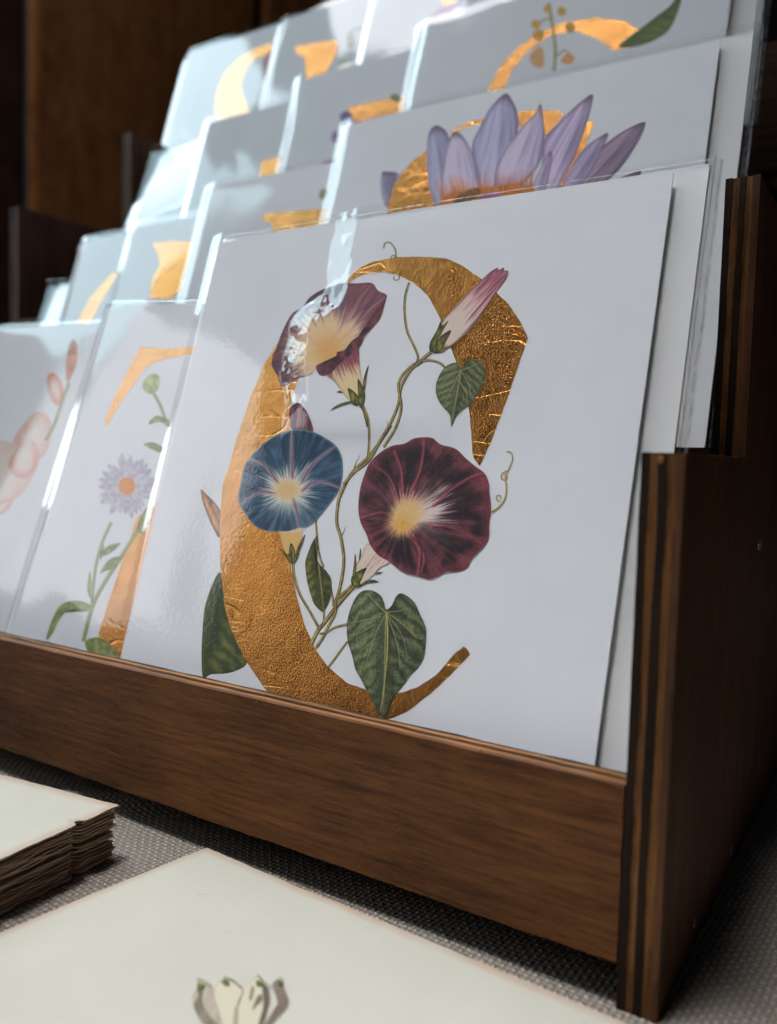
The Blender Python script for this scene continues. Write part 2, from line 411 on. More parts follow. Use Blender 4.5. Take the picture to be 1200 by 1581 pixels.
def screw(px, x):
    P = on_x(px, x); bm = bmesh.new()
    bmesh.ops.create_cone(bm, cap_ends=True, segments=20, radius1=0.0022, radius2=0.0019, depth=0.0006)
    bmesh.ops.rotate(bm, verts=bm.verts, matrix=Matrix.Rotation(math.pi/2, 3, 'Y'))
    c2 = bmesh.ops.create_cube(bm, size=1)
    for v in c2['verts']: v.co = Vector((0.0003+v.co.x*0.0002, v.co.y*0.0007, v.co.z*0.003))
    for v in bm.verts: v.co += Vector((x+0.0002, P[1], P[2]))
    bm_obj('screw', bm, M_SCREW, pan)
for q in ((1073, 1425), (1129, 1313), (1172, 839)): screw(q, T)
nail = bmesh.new(); bmesh.ops.create_uvsphere(nail, u_segments=10, v_segments=6, radius=0.0006)
Pn = on_y((1021, 709), 0.0)
for v in nail.verts: v.co = Vector((v.co.x, v.co.y*0.4, v.co.z*1.5))+Vector(Pn)
bm_obj('nail', nail, M_EDGE_L, pan)

def rail(xl, y0, zb, zt, name='front_rail', layers=5):
    seed = int(y0*1000)+3; pan = None; kids = []
    for k in range(layers):
        o = [0.0, 0.00018, 0.0004, 0.00016, 0.00035][k]
        pts = [(xl, zb), (-0.0003, zb), (-0.0003, zt-o), (xl, zt-o)]
        m = (M_WOODX if k == 0 else (M_EDGE_L if k in (1, 3) else M_EDGE_D))
        poly = jit_poly(pts, 0.0045, 0.00013, seed+k)
        v = prism(name if k == 0 else 'veneer', poly, 1, y0+RT*k/layers+(0.00003 if k else 0), y0+RT*(k+1)/layers, m)
        if k == 0: pan = v
        else: kids.append(v)
    pan.parent = rack
    for v in kids: v.parent = pan
    return pan
XL = -0.4150
rl = rail(XL, 0.0, ZB, ZT)
# splinters torn up along the rail's edges
def splinter(P, d, L):
    w = 0.00018; P = np.array(P); d = np.array(d)/np.linalg.norm(d)
    s = np.array([1, 0, 0.0]); mid = P+d*L*0.5+np.array([0.0003, 0, 0.0002])
    V = [P-s*w, P+s*w, P+np.array([0, 0.0002, 0]), mid-s*w*0.7, mid+s*w*0.7, mid+np.array([0, 0.0002, 0]), P+d*L]
    F = [(0, 1, 4, 3), (1, 2, 5, 4), (2, 0, 3, 5), (3, 4, 6), (4, 5, 6), (5, 3, 6)]
    mesh_obj('splinter', V, F, M_EDGE_L, rl)
for px, d, L in (((395, 1088), (0.5, -0.6, -0.5), 0.002), ((755, 1172), (-0.3, -0.7, 0.4), 0.0016), ((770, 1434), (0.8, -0.5, -0.1), 0.0022),
                 ((612, 1375), (0.7, -0.5, -0.2), 0.0014), ((740, 1140), (0.8, -0.2, 0.7), 0.0018), ((20, 1160), (0.7, -0.4, -0.3), 0.002)):
    Q = on_y(px, 0.0003); Q[2] = ZB+0.0002 if px[1] > 1300 or px[0] < 100 else ZT-0.0002; splinter(Q, d, L*0.6)
for k in range(4):                                            # floors and inner risers of the tiers
    fl = box('shelf_board', (XL, RT+0.0004 + k*DY, 0.0335+k*DZ), (-0.0004, 0.055+k*DY, 0.0415+k*DZ), M_WOODX, rack, 0.0004)
    if k: rail(XL, D1+(k-1)*DY, 0.032+k*DZ, 0.0935+(k-1)*DZ+0.03, 'riser_board', 1)
box('back_board', (XL, D1+3*DY-0.008, TZ), (-0.0004, D1+3*DY-0.0005, H2+2*DZ), M_WOODX, rack, 0.0004)

# ------------------------------------------------------------------ printed art
LEAN = math.radians(16.84)
VUP = np.array([0, math.sin(LEAN), math.cos(LEAN)])
W = 0.15
class Art:
    def __init__(s, frame, parent, base=0.00031):
        s.f = frame; s.p = parent; s.n = base
    def _put(s, name, P, F, cols, mat, dn=0.0000025):
        s.n += dn
        uv = s.f.uv(P.reshape(-1, 2))
        V = np.c_[uv, np.full(len(uv), s.n)]
        return mesh_obj(name, V, F, mat, s.p, None if cols is None else albedo(cols.reshape(-1, 3)), smooth=False)
    def blob(s, name, outline, center, colfn, n=200, m=40, closed=True, smooth=True):
        o = catmull(outline, n*3, True) if smooth else np.asarray(outline, float)
        o = resample(o, n, True); c = np.asarray(center, float)
        r = np.linspace(0, 1, m)
        P = c+(o[None]-c)*r[:, None, None]
        R = np.broadcast_to(r[:, None], (m, n))
        cols = np.clip(colfn(P, R), 0, 255)
        s._put(name, P, grid_faces(m, n, True), cols, M_INK); return s
    def stroke(s, name, pts, w, c_mid, c_edge, n=60, taper=(1, 1), wfn=None):
        c = resample(catmull(pts, n*3), n); t = np.gradient(c, axis=0); t /= np.linalg.norm(t, axis=1)[:, None]+1e-9
        nr = np.stack([-t[:, 1], t[:, 0]], -1); k = np.linspace(0, 1, n)
        ww = w*(taper[0]+(taper[1]-taper[0])*k) if wfn is None else w*wfn(k)
        a = np.linspace(-1, 1, 7)
        P = c[:, None]+nr[:, None]*(a[None, :, None]*ww[:, None, None]*0.5)
        e = np.abs(a[None, :]+0.25)
        g = fbm(P[..., 0]/6, P[..., 1]/6, 3)-0.5
        cols = mix(c_mid, c_edge, np.clip(e*0.9+g*0.7, 0, 1)*np.ones((n, 7)))
        s._put(name, P, grid_faces(n, 7), np.clip(cols, 0, 255), M_INK); return s
    def foil(s, name, outline, smooth=False, mat=None):
        o = np.asarray(outline, float)
        uv = s.f.uv(o)
        tri = tessellate_polygon([[Vector((a, b, 0)) for a, b in uv]])
        n = len(uv); s.n += 0.0000025
        top = s.n+0.00002
        V = [(a, b, top) for a, b in uv]+[(a, b, s.n-0.00005) for a, b in uv]
        F = [tuple(t) for t in tri]+[(i, (i+1) % n, n+(i+1) % n, n+i) for i in range(n)]
        o = mesh_obj(name, V, F, mat or M_FOIL, s.p); s.n = top
        bm = bmesh.new(); bm.from_mesh(o.data); bmesh.ops.recalc_face_normals(bm, faces=bm.faces)
        if sum(f.normal.z for f in bm.faces) < 0: bmesh.ops.reverse_faces(bm, faces=bm.faces)
        bm.to_mesh(o.data); bm.free()
        return s
def zc(x0, y0, k): return lambda *pts: [(x0+a/k, y0+b/k) for a, b in pts]
z1 = zc(300, 350, 2.1818); z2 = zc(300, 700, 2.1818)
zA = zc(400, 380, 5.4545); zB = zc(600, 380, 5.0); zC = zc(350, 610, 5.855); zD = zc(530, 660, 4.2857); zE = zc(430, 780, 4.648)
zLy = zc(580, 130, 2.7907); zPd = zc(280, 1490, 6.3158); zZ = zc(0, 450, 2.774); zSt = zc(0, 1180, 5.0)

def vein(P, pts, w0, w1):
    """soft closeness (0..1) of pixels P to a tapered curve"""
    c = resample(catmull(pts, 40), 36); best = np.zeros(P.shape[:-1])
    for i in range(len(c)-1):
        a, b = c[i], c[i+1]; d = b-a; L = d@d+1e-9
        t = np.clip(((P-a)@d)/L, 0, 1); q = P-a-t[..., None]*d
        w = w0+(w1-w0)*(i+t)/(len(c)-1)
        best = np.maximum(best, np.exp(-(q**2).sum(-1)/(w*w)))
    return best
def polar(P, c):
    d = P-np.asarray(c); return np.hypot(d[..., 0], d[..., 1]), np.arctan2(d[..., 1], d[..., 0])

OLIVE, OLIVE_D, OLIVE_L = (122, 112, 72), (58, 54, 34), (165, 152, 105)
def leaf_fn(tip, base, light=(118, 122, 80), dark=(40, 48, 36), veins=(), mid=True, yellow=None):
    tip = np.array(tip, float); base = np.array(base, float); ax = tip-base; L = np.linalg.norm(ax); ax /= L; nr = np.array([-ax[1], ax[0]])
    def f(P, R):
        a = (P-base)@ax/L; b = (P-base)@nr/L
        side = 0.06+0.0*a
        rib = 0.5+0.5*np.sin((a*1.0-np.abs(b)*0.75)*46+fbm(P[..., 0]/14, P[..., 1]/14, 2)*5)
        t = 0.18+0.42*rib*ss(0.03, 0.14, np.abs(b))+0.2*(fbm(P[..., 0]/24, P[..., 1]/24, 2)-0.5)+0.16*(b > 0)
        t = t+0.5*(fbm(P[..., 0]/2.2, P[..., 1]/2.2, 2)-0.5)
        c = mix(dark, light, np.clip(t, 0, 1))
        if yellow is not None:
            yw = sum(vein(P, v, w, w) for v, w in yellow); c = mix(c, (136, 132, 74), np.clip(yw*0.28*(0.4+rib), 0, 1))
        c = mix(c, (40, 46, 36), 0.3*ss(0.93, 1.0, R))
        if mid: c = mix(c, (150, 150, 105), 0.8*vein(P, [base, base+ax*L*0.5, tip], 1.6, 0.6))
        for v in veins: c = mix(c, dark, 0.5*vein(P+np.array([1.6, -1.4]), v, 1.5, 0.9)); c = mix(c, (152, 152, 112), 0.75*vein(P, v, 1.1, 0.5))
        return c
    return f

def c_outline():
    out = z1((510, 190), (545, 148), (600, 120), (680, 105), (750, 102), (850, 108), (900, 130), (970, 178), (1060, 260), (1100, 320), (1127, 375), (1105, 440), (1050, 600), (1000, 730), (965, 808),
             (940, 778), (930, 640), (918, 560), (900, 500), (870, 420), (830, 310), (790, 235), (740, 190), (690, 165), (640, 155), (590, 158), (550, 172), (525, 192))
    inn = [(515, 475), (485, 530), (462, 585), (450, 620), (449, 666), (440, 700), (433, 760), (432, 800), (437.5, 833), (449, 869.6), (460.4, 924.6), (472, 966), (488, 1002.5), (506, 1027.7), (538, 1055), (570, 1066.7), (593, 1071), (621, 1070), (648, 1060), (676, 1041.5), (703, 1009), (712, 1003), (718, 997),
           (722, 1003), (728.6, 1010), (716, 1022), (698.8, 1041), (666.7, 1071), (630, 1099), (598, 1112), (550, 1117), (500, 1109), (450, 1092), (412, 1067), (378, 1016), (359.6, 975), (348, 938), (341, 869.6), (340.3, 805), (345, 746), (352.7, 726), (368.8, 671), (387, 616), (407.7, 565.4), (430, 530), (470, 482), (500, 455), (533, 437)]
    pl = out+inn
    r = random.Random(5); P = resample(np.array(pl), 420, True)
    k = catmull(pl, 1, True)
    return [(a+r.uniform(-0.35, 0.35), b+r.uniform(-0.35, 0.35)) for a, b in P]

def art_morning_glory(A):
    # things behind the letter
    A.blob('printed_leaf', z2((90, 400), (60, 450), (38, 520), (30, 600), (27, 680), (32, 755), (60, 745), (110, 742), (150, 730), (180, 705), (160, 640), (130, 560), (105, 470)), z2((85, 620))[0],
           leaf_fn(z2((30, 752))[0], z2((98, 400))[0], (112, 118, 70), (48, 60, 44), mid=False, yellow=[(z2((150, 590), (100, 660), (60, 720)), 11)]), 120, 26)
    A.blob('printed_bud', z2((25, 122), (45, 140), (70, 165), (92, 200), (95, 260), (85, 285), (65, 250), (45, 205), (30, 160)), z2((65, 205))[0],
           lambda P, R: mix(mix((205, 165, 110), (110, 80, 86), np.clip(1.4*fbm((P[..., 0]-P[..., 1]*0.45)/3, P[..., 1]/30, 3)-0.2, 0, 1)), (74, 52, 66), ss(0.55, 1, R)*0.5), 60, 14)
    A.stroke('printed_tendril', z1((640, 75), (645, 58), (660, 55), (675, 70), (682, 90), (678, 108)), 2.4, (150, 142, 105), (95, 90, 62), 40)
    A.stroke('printed_tendril', z1((690, 108), (672, 98), (664, 108)), 2.0, (150, 142, 105), (95, 90, 62), 20)
    A.foil('foil_letter', c_outline())
    A.stroke('printed_tendril', z1((676, 168), (674, 178), (684, 182), (694, 174), (690, 166)), 1.8, (150, 142, 105), (95, 90, 62), 24)
    # stems
    st = lambda pts, w=4.6, tp=(1, 1): A.stroke('printed_stem', pts, w, OLIVE_L, OLIVE_D, 70, tp)
    st(zB((165, 285), (135, 390), (130, 520), (150, 660), (200, 770), (232, 850), (225, 900), (180, 940)), 4.0)
    st(zE((240, 1000), (290, 900), (340, 840), (410, 745), (480, 660), (560, 570)), 6.4)
    st(zE((330, 450), (300, 360), (285, 260), (272, 100)), 3.4)
    st(zE((400, 730), (395, 670), (370, 560), (340, 470)), 3.6)
    st(zE((412, 700), (440, 620), (465, 500), (475, 390), (455, 240), (425, 130), (432, 0))+[(528, 762)]+z1((535, 830), (600, 765), (665, 670)), 5.2)
    st(zE((412, 700), (440, 660), (500, 610), (545, 560)), 4.6)
    st(z1((505, 870), (540, 830), (590, 790), (630, 720), (665, 660), (690, 600), (700, 540), (735, 480), (770, 455)), 4.8)
    st(z1((640, 745), (680, 680), (700, 610), (690, 540), (705, 500), (745, 462)), 4.2)
    st(z1((750, 470), (775, 445), (800, 425)), 5.6)
    st(zB((260, 890), (330, 885), (400, 905), (445, 945)), 3.4)
    st(zE((110, 400), (120, 510), (160, 640), (230, 760), (285, 860), (300, 890)), 4.2)
    st(zE((335, 770), (332, 830), (320, 870)), 3.2)
    st(zE((270, 1030), (320, 960), (360, 880), (415, 770), (412, 700)), 4.6)
    st(zE((300, 925), (350, 915), (410, 880), (500, 855)), 3.4)
    st(zE((365, 1160), (420, 1090), (470, 1020), (502, 980)), 3.2)
    st(zA((860, 1345), (890, 1390), (925, 1527)), 5.0); st(z1((568, 598), (588, 650), (592, 720), (588, 780)), 4.0)
    st(zE((455, 235), (475, 190), (492, 150)), 2.6, (1, 0.2)); st(z1((540, 822), (548, 795), (563, 768)), 2.4, (1, 0.2)); st(z1((652, 690), (655, 670), (650, 652)), 2.4, (1, 0.2))
    # tendrils at the right
    A.stroke('printed_tendril', zD((985, 562), (1030, 535), (1075, 475), (1085, 400), (1080, 330), (1105, 270), (1125, 215), (1115, 170), (1085, 165)), 2.6, (172, 158, 112), (128, 108, 58), 60, (1.3, 0.8))
    A.stroke('printed_tendril', zD((1045, 495), (1020, 480), (1022, 455), (1045, 455), (1048, 480)), 1.9, (172, 158, 112), (118, 100, 58), 30)
    A.stroke('printed_tendril', zD((1090, 290), (1055, 310), (1055, 345), (1085, 350), (1088, 325), (1070, 310)), 1.9, (172, 158, 112), (118, 100, 58), 30)
    # plum flower, side view at the top
    TH = np.array(zA((600, 880))[0])
    def plum(P, R):
        d, a = polar(P, TH); d = d*5.4545
        st_ = fbm(a*14, d/260, 3); st2 = fbm(a*34, d/120, 2)
        c = mix((78, 58, 72), (116, 76, 88), np.clip(2.2*(st_-0.35)+0.5*(st2-0.5), 0, 1))
        right = ss(0, 1, np.clip((P[..., 0]-np.array(zA((640, 0)))[0, 0])/60, 0, 1))
        c = mix(c, (138, 84, 100), 0.6*right*st_*1.4)
        c = mix(c, (205, 190, 170), np.clip(ss(470, 150, d+170*(st2-0.5)+120*(st_-0.5)), 0, 1)*0.95)
        c = mix(c, (218, 190, 146), ss(360, 60, d+190*(st2-0.5)+90*(st_-0.5))); c = mix(c, (206, 150, 84), 0.6*ss(170, 20, d+60*(st2-0.5)))
        for v in (zA((620, 800), (760, 600), (860, 450), (960, 320)), zA((700, 800), (850, 640), (960, 520), (1080, 430)), zA((500, 830), (400, 740), (290, 580))): c = mix(c, (170, 120, 132), 0.55*vein(P, v, 2.6, 1.4))
        c = mix(c, (90, 56, 66), 0.4*ss(0.95, 1.0, R))
        return c
    A.blob('printed_flower_tube', zA((540, 1040), (640, 1140), (700, 1220), (780, 1310), (880, 1310), (885, 1200), (860, 1060), (850, 900), (840, 820), (700, 900)), zA((770, 1060))[0],
           lambda P, R: (lambda t, s: mix(mix((214, 200, 165), (120, 66, 80), np.clip(ss(1130, 960, t+260*(s-0.5)), 0, 1)), (90, 60, 52), 0.35*ss(0.85, 1, R)))
           ((P[..., 1]-380)*5.4545+0.25*((P[..., 0]-400)*5.4545-770), fbm((P[..., 0]-P[..., 1]*0.45)/1.6, P[..., 1]/30, 3)), 90, 26)
    A.blob('printed_flower', zA((150, 870), (200, 730), (280, 580), (370, 520), (430, 440), (520, 380), (610, 345), (700, 320), (830, 318), (955, 315), (1010, 380), (1085, 425), (1020, 520), (1000, 640), (900, 760), (820, 830), (690, 890), (640, 960), (510, 1000), (440, 1080), (330, 1120), (205, 1190), (165, 1100), (115, 1010), (125, 920)), TH, plum, 300, 70)
    A.blob('printed_petal_fold', zA((490, 1010), (600, 975), (655, 930), (665, 895), (720, 885), (790, 800), (870, 740), (960, 620), (1010, 530), (1080, 430), (1045, 560), (1010, 640), (920, 720), (860, 850), (800, 900), (700, 985), (600, 1080), (520, 1090)), zA((760, 880))[0],
           lambda P, R: mix((118, 66, 78), (56, 34, 44), np.clip(2.4*(fbm(P[..., 0]/9, P[..., 1]/9, 4)-0.28), 0, 1)*(1-0.5*ss(0.8, 1, R))), 160, 30)
    def calyx(*shapes):
        for sh, c in shapes:
            A.blob('printed_sepal', sh, c, lambda P, R: mix(mix((128, 122, 66), (70, 74, 40), np.clip(2.5*(fbm(P[..., 0]/3.5, P[..., 1]/9, 3)-0.3), 0, 1)), (36, 44, 26), ss(0.55, 1, R)*0.85), 50, 10)
    calyx((zA((755, 1200), (820, 1240), (850, 1290), (845, 1345), (800, 1340), (775, 1290)), zA((805, 1290))[0]), (zA((840, 1120), (880, 1190), (900, 1260), (890, 1330), (850, 1345), (840, 1230)), zA((868, 1270))[0]),
          (zA((930, 1005), (915, 1100), (895, 1220), (880, 1180), (895, 1090)), zA((900, 1140))[0]), (zA((610, 1388), (680, 1335), (790, 1305), (785, 1325), (700, 1350)), zA((710, 1338))[0]), (zA((660, 1235), (690, 1222), (715, 1240), (690, 1240)), zA((690, 1233))[0]))
    # closed bud on the letter
    def budc(P, R):
        B0 = np.array(zB((400, 700))[0]); B1 = np.array(zB((900, 190))[0]); ax = (B1-B0); L = np.linalg.norm(ax); ax /= L; nr = np.array([-ax[1], ax[0]])
        a = (P-B0)@ax/L; b = (P-B0)@nr
        st_ = fbm(b/3.2+2.5*a, a*2.2, 3); st2 = fbm(b/1.2+4*a, a*4, 2)
        c = mix((206, 196, 190), (150, 92, 112), ss(0.25, 0.85, a+0.35*(st_-0.5)))
        c = mix(c, (92, 58, 76), np.clip(2.8*(st_-0.52), 0, 0.8)); c = mix(c, (232, 220, 216), np.clip(2.5*(st2-0.62), 0, 0.5))
        return mix(c, (96, 62, 74), 0.55*ss(0.86, 1, R))
    A.blob('printed_bud', zB((420, 590), (500, 500), (600, 390), (700, 290), (790, 205), (848, 172), (855, 190), (895, 170), (900, 195), (928, 195), (915, 250), (840, 355), (760, 470), (680, 590), (590, 690), (500, 765), (440, 790), (400, 700)), zB((650, 480))[0], budc, 170, 40)
    calyx((zB((410, 580), (375, 660), (330, 740), (320, 800), (345, 820), (390, 720), (470, 580), (420, 620)), zB((375, 715))[0]), (zB((490, 655), (440, 760), (400, 825), (345, 825), (350, 790), (410, 700)), zB((410, 765))[0]), (zB((515, 770), (440, 790), (390, 825), (420, 825), (460, 795)), zB((430, 803))[0]))
    # heart leaf, small
    hv = [zB((570, 965), (480, 1000), (400, 1080)), zB((565, 970), (620, 1060), (640, 1180)), zB((560, 970), (500, 1090), (440, 1220)), zB((580, 960), (660, 930), (720, 900)), zB((560, 1060), (610, 1150), (600, 1240))]
    A.blob('printed_leaf', zB((572, 950), (530, 905), (460, 925), (410, 980), (375, 1060), (372, 1140), (400, 1210), (440, 1260), (480, 1310), (490, 1395), (520, 1330), (570, 1270), (625, 1235), (690, 1150), (740, 1060), (750, 970), (720, 910), (660, 880), (600, 900)), zB((555, 1090))[0],
           leaf_fn(zB((490, 1390))[0], zB((568, 960))[0], (138, 142, 108), (48, 58, 44), hv), 160, 40)
    # faded bud above the blue flower
    A.blob('printed_bud', zC((575, 140), (610, 90), (660, 75), (700, 110), (750, 190), (790, 330), (700, 340), (600, 320), (580, 220)), zC((670, 220))[0],
           lambda P, R: mix(mix((150, 108, 116), (84, 52, 62), np.clip(3*(fbm(P[..., 0]/3+P[..., 1]/30, P[..., 1]/40, 3)-0.3), 0, 1)), (60, 36, 44), 0.5*ss(0.8, 1, R)), 60, 18)
    # blue flower
    A.blob('printed_flower_tube', zC((490, 1215), (500, 1290), (520, 1370), (560, 1450), (620, 1470), (660, 1420), (680, 1330), (690, 1200), (590, 1180)), zC((595, 1310))[0],
           lambda P, R: mix(mix((226, 192, 136), (186, 176, 160), ss(1280, 1215, (P[..., 1]-610)*5.855)), (110, 96, 60), 0.5*np.clip(3*(fbm(P[..., 0]/1.6, P[..., 1]/14, 2)-0.55), 0, 1)), 70, 18)
    BC = np.array(zC((562, 880))[0])
    bv = [zC((600, 760), (596, 540), (597, 320)), zC((470, 800), (360, 650), (220, 572)), zC((690, 780), (790, 620), (995, 465)), zC((690, 870), (780, 800), (900, 795), (1030, 842)), zC((450, 895), (320, 880), (220, 930), (130, 1000)), zC((600, 930), (630, 1020), (660, 1200))]
    def blue(P, R):
        d, a = polar(P, BC); d = d*5.855
        s1 = fbm(a*9, d/400, 3); s2 = fbm(a*30+d/300, d/150, 2)
        c = mix((38, 60, 84), (72, 102, 128), np.clip(2.0*(s1-0.38)+1.0*(s2-0.5)+0.15, 0, 1))
        c = mix(c, (28, 44, 62), 0.6*np.clip(1.8*(fbm(P[..., 0]/26, P[..., 1]/26, 2)-0.42), 0, 1))
        low = ss(900, 1200, (P[..., 1]-610)*5.855)
        c = mix(c, (112, 130, 150), 0.45*low*s1*1.3)
        c = mix(c, (196, 200, 200), np.clip(ss(285, 110, d+260*(s2-0.5)+130*(s1-0.5)), 0, 1)*(1-0.75*low)*0.9)
        for v in bv:
            c = mix(c, (150, 160, 172), 0.45*vein(P, v, 6.0, 2.2)); c = mix(c, (158, 130, 144), 0.9*vein(P, v, 3.2, 1.1)); c = mix(c, (96, 62, 84), 0.7*vein(P+np.array([-0.9, 0.5]), v, 1.5, 0.6))
        q = P-np.array(zC((555, 860))[0]); e = np.hypot(q[..., 0]/19, q[..., 1]/(16))
        c = mix(c, (224, 198, 156), ss(1.55, 0.45, e+0.7*(s2-0.5)))
        c = mix(c, (118, 140, 158), 0.65*ss(0.955, 1, R))
        c = c*(0.90+0.2*fbm(P[..., 0]/1.5, P[..., 1]/1.5, 2))[..., None]
        return c
    A.blob('printed_flower', zC((600, 318), (700, 315), (800, 340), (900, 390), (1000, 465), (1050, 570), (1058, 700), (1045, 790), (1030, 850), (980, 930), (910, 1020), (830, 1120), (740, 1190), (660, 1205), (560, 1235), (470, 1235), (380, 1235), (270, 1190), (190, 1100), (130, 1000), (112, 920), (140, 780), (160, 670), (220, 570), (300, 480), (400, 400), (500, 345)), BC, blue, 340, 80)
    calyx((zC((590, 1340), (630, 1420), (625, 1500), (600, 1520), (570, 1500), (570, 1430)), zC((600, 1440))[0]), (zC((480, 1385), (540, 1430), (580, 1500), (545, 1470)), zC((540, 1445))[0]), (zC((718, 1262), (690, 1360), (650, 1450), (630, 1480), (650, 1380)), zC((660, 1400))[0]), (zC((545, 1450), (580, 1440), (600, 1470), (600, 1525), (570, 1510)), zC((580, 1480))[0]), (zC((640, 1440), (665, 1430), (640, 1500), (605, 1525), (615, 1470)), zC((632, 1475))[0]))
    # maroon flower
    A.blob('printed_flower_tube', zD((165, 770), (130, 850), (80, 930), (75, 1000), (120, 1040), (180, 1000), (250, 930), (310, 890), (250, 820)), zD((180, 900))[0],
           lambda P, R: mix(mix((214, 204, 200), (150, 108, 124), np.clip(2.8*(fbm((P[..., 0]*0.9+P[..., 1]*0.75)/2.2, (P[..., 0]-P[..., 1])/40, 3)-0.45), 0, 1)), (110, 84, 70), 0.4*ss(0.85, 1, R)), 90, 24)
    calyx((zD((160, 930), (140, 980), (110, 1040), (70, 1040), (60, 1000), (85, 965)), zD((100, 1000))[0]), (zD((85, 835), (95, 920), (85, 985), (65, 1010), (75, 920)), zD((82, 940))[0]), (zD((120, 800), (125, 850), (110, 880)), zD((118, 850))[0]), (zD((245, 1025), (200, 1010), (150, 1020), (110, 1055), (160, 1035), (200, 1020)), zD((150, 1032))[0]), (zD((272, 962), (235, 960), (210, 975), (240, 970)), zD((238, 967))[0]), (zD((65, 990), (60, 1030), (90, 1060), (130, 1050), (100, 1020)), zD((88, 1035))[0]))
    RC = np.array(zD((400, 610))[0])
    rv = [zD((465, 410), (520, 270), (545, 70)), zD((400, 430), (390, 280), (345, 160)), zD((365, 460), (310, 330), (200, 235)), zD((320, 575), (240, 570), (110, 608)), zD((430, 710), (510, 800), (500, 980)), zD((470, 715), (540, 850), (520, 960)), zD((590, 660), (720, 655), (830, 700), (945, 775)), zD((600, 520), (740, 400), (860, 330), (945, 315))]
    def maroon(P, R):
        d, a = polar(P, RC); d = d*4.2857; deg = np.degrees(a)
        s1 = fbm(a*8+3, d/420, 3); s2 = fbm(a*40, d/170, 2); blot = fbm(P[..., 0]/24, P[..., 1]/24, 3)
        c = mix((42, 33, 40), (102, 62, 73), np.clip(1.9*(s1-0.44)+1.7*(blot-0.45)+0.7*(s2-0.5)+0.10, 0, 1))
        c = mix(c, (132, 72, 83), 0.5*ss(0.80, 0.99, R+0.12*(blot-0.5)))
        ray_ = np.exp(-((deg+17)/32)**2)                      # white streaks open to the right
        c = mix(c, (214, 202, 208), np.clip(ss(390, 120, d+330*(s2-0.5)+150*(s1-0.5))*ray_*1.25, 0, 1))
        up = np.exp(-((deg+85)/40)**2); c = mix(c, (176, 122, 134), 0.8*np.clip(ss(260, 120, d+260*(s2-0.5))*up, 0, 1))
        for v in rv: c = mix(c, (158, 84, 96), 0.8*vein(P, v, 2.6, 2.2)); 
        for v in rv: c = mix(c, (40, 26, 34), 0.55*vein(P+np.array([-2.6, -1.2]), v, 1.6, 1.4))
        q = P-np.array(zD((420, 590))[0]); e = np.hypot((q[..., 0]+0.25*q[..., 1])/24, q[..., 1]/28)
        c = mix(c, (224, 196, 146), ss(1.5, 0.45, e+0.7*(s2-0.5)))
        q2 = P-np.array(zD((400, 640))[0]); c = mix(c, (226, 168, 74), 0.8*np.exp(-(q2**2).sum(-1)/110))
        for qx, qy in ((390, 615), (430, 620), (415, 655), (380, 640)): c = mix(c, (246, 222, 160), 0.6*np.exp(-((P-np.array(zD((qx, qy))[0]))**2).sum(-1)/6))
        c = c*(0.84+0.32*fbm(P[..., 0]/1.3, P[..., 1]/1.3, 2))[..., None]
        return mix(c, (140, 74, 84), 0.5*ss(0.975, 1, R))
    A.blob('printed_flower', zD((540, 68), (600, 75), (650, 115), (750, 145), (820, 210), (880, 260), (940, 305), (970, 370), (975, 440), (985, 540), (972, 640), (970, 720), (945, 780), (860, 870), (820, 935), (750, 958), (690, 960), (640, 985), (580, 1008), (540, 1000), (495, 985), (415, 965), (360, 930), (310, 890), (240, 850), (185, 780), (160, 710), (125, 640), (108, 570), (108, 490), (120, 400), (145, 320), (180, 240), (250, 170), (330, 125), (410, 110), (470, 78)), RC, maroon, 380, 90)
    # lower leaves
    A.blob('printed_leaf', zE((285, 220), (255, 260), (225, 330), (200, 410), (205, 500), (220, 580), (245, 660), (270, 720), (330, 770), (345, 740), (375, 680), (388, 600), (380, 520), (345, 470), (300, 420), (268, 350), (265, 290)), zE((290, 560))[0],
           leaf_fn(zE((335, 770))[0], zE((275, 240))[0], (126, 122, 66), (40, 48, 38), yellow=[(zE((350, 520), (320, 640)), 5), (zE((215, 480), (240, 620)), 5)]), 130, 30)
    LB = zE((780, 770))[0]
    lv = [zE((780, 772), (700, 800), (590, 900), (565, 980)), zE((780, 775), (690, 960), (620, 1200)), zE((770, 768), (690, 690), (650, 640)), zE((785, 770), (880, 760), (960, 740)), zE((790, 778), (880, 840), (1000, 950), (1060, 960)), zE((785, 785), (890, 930), (930, 1090)), zE((740, 800), (620, 830), (530, 850)), zE((690, 860), (590, 920), (520, 940)), zE((790, 800), (860, 1000), (880, 1180)), zE((700, 960), (620, 1030), (560, 1100))]
    A.blob('printed_leaf', zE((780, 752), (765, 700), (740, 650), (680, 615), (610, 618), (565, 660), (530, 730), (508, 800), (498, 880), (505, 980), (535, 1080), (560, 1180), (600, 1250), (640, 1330), (680, 1400), (725, 1500), (770, 1528), (790, 1495), (815, 1410), (860, 1340), (910, 1280), (940, 1230), (1010, 1160), (1050, 1080), (1065, 960), (1060, 870), (1020, 780), (990, 710), (940, 660), (885, 635), (850, 660), (820, 720)), zE((780, 1010))[0],
           leaf_fn(zE((760, 1525))[0], LB, (132, 140, 108), (40, 50, 42), lv, yellow=[(zE((940, 830), (980, 960)), 6), (zE((830, 950), (810, 1150)), 5), (zE((800, 1280), (770, 1480)), 5), (zE((680, 1080), (650, 1230)), 4)]), 260, 70)
    A.stroke('printed_stem', zE((780, 775), (790, 900), (785, 1100), (765, 1300), (740, 1480)), 2.2, (168, 166, 112), (120, 124, 80), 50, (1.2, 0.5))

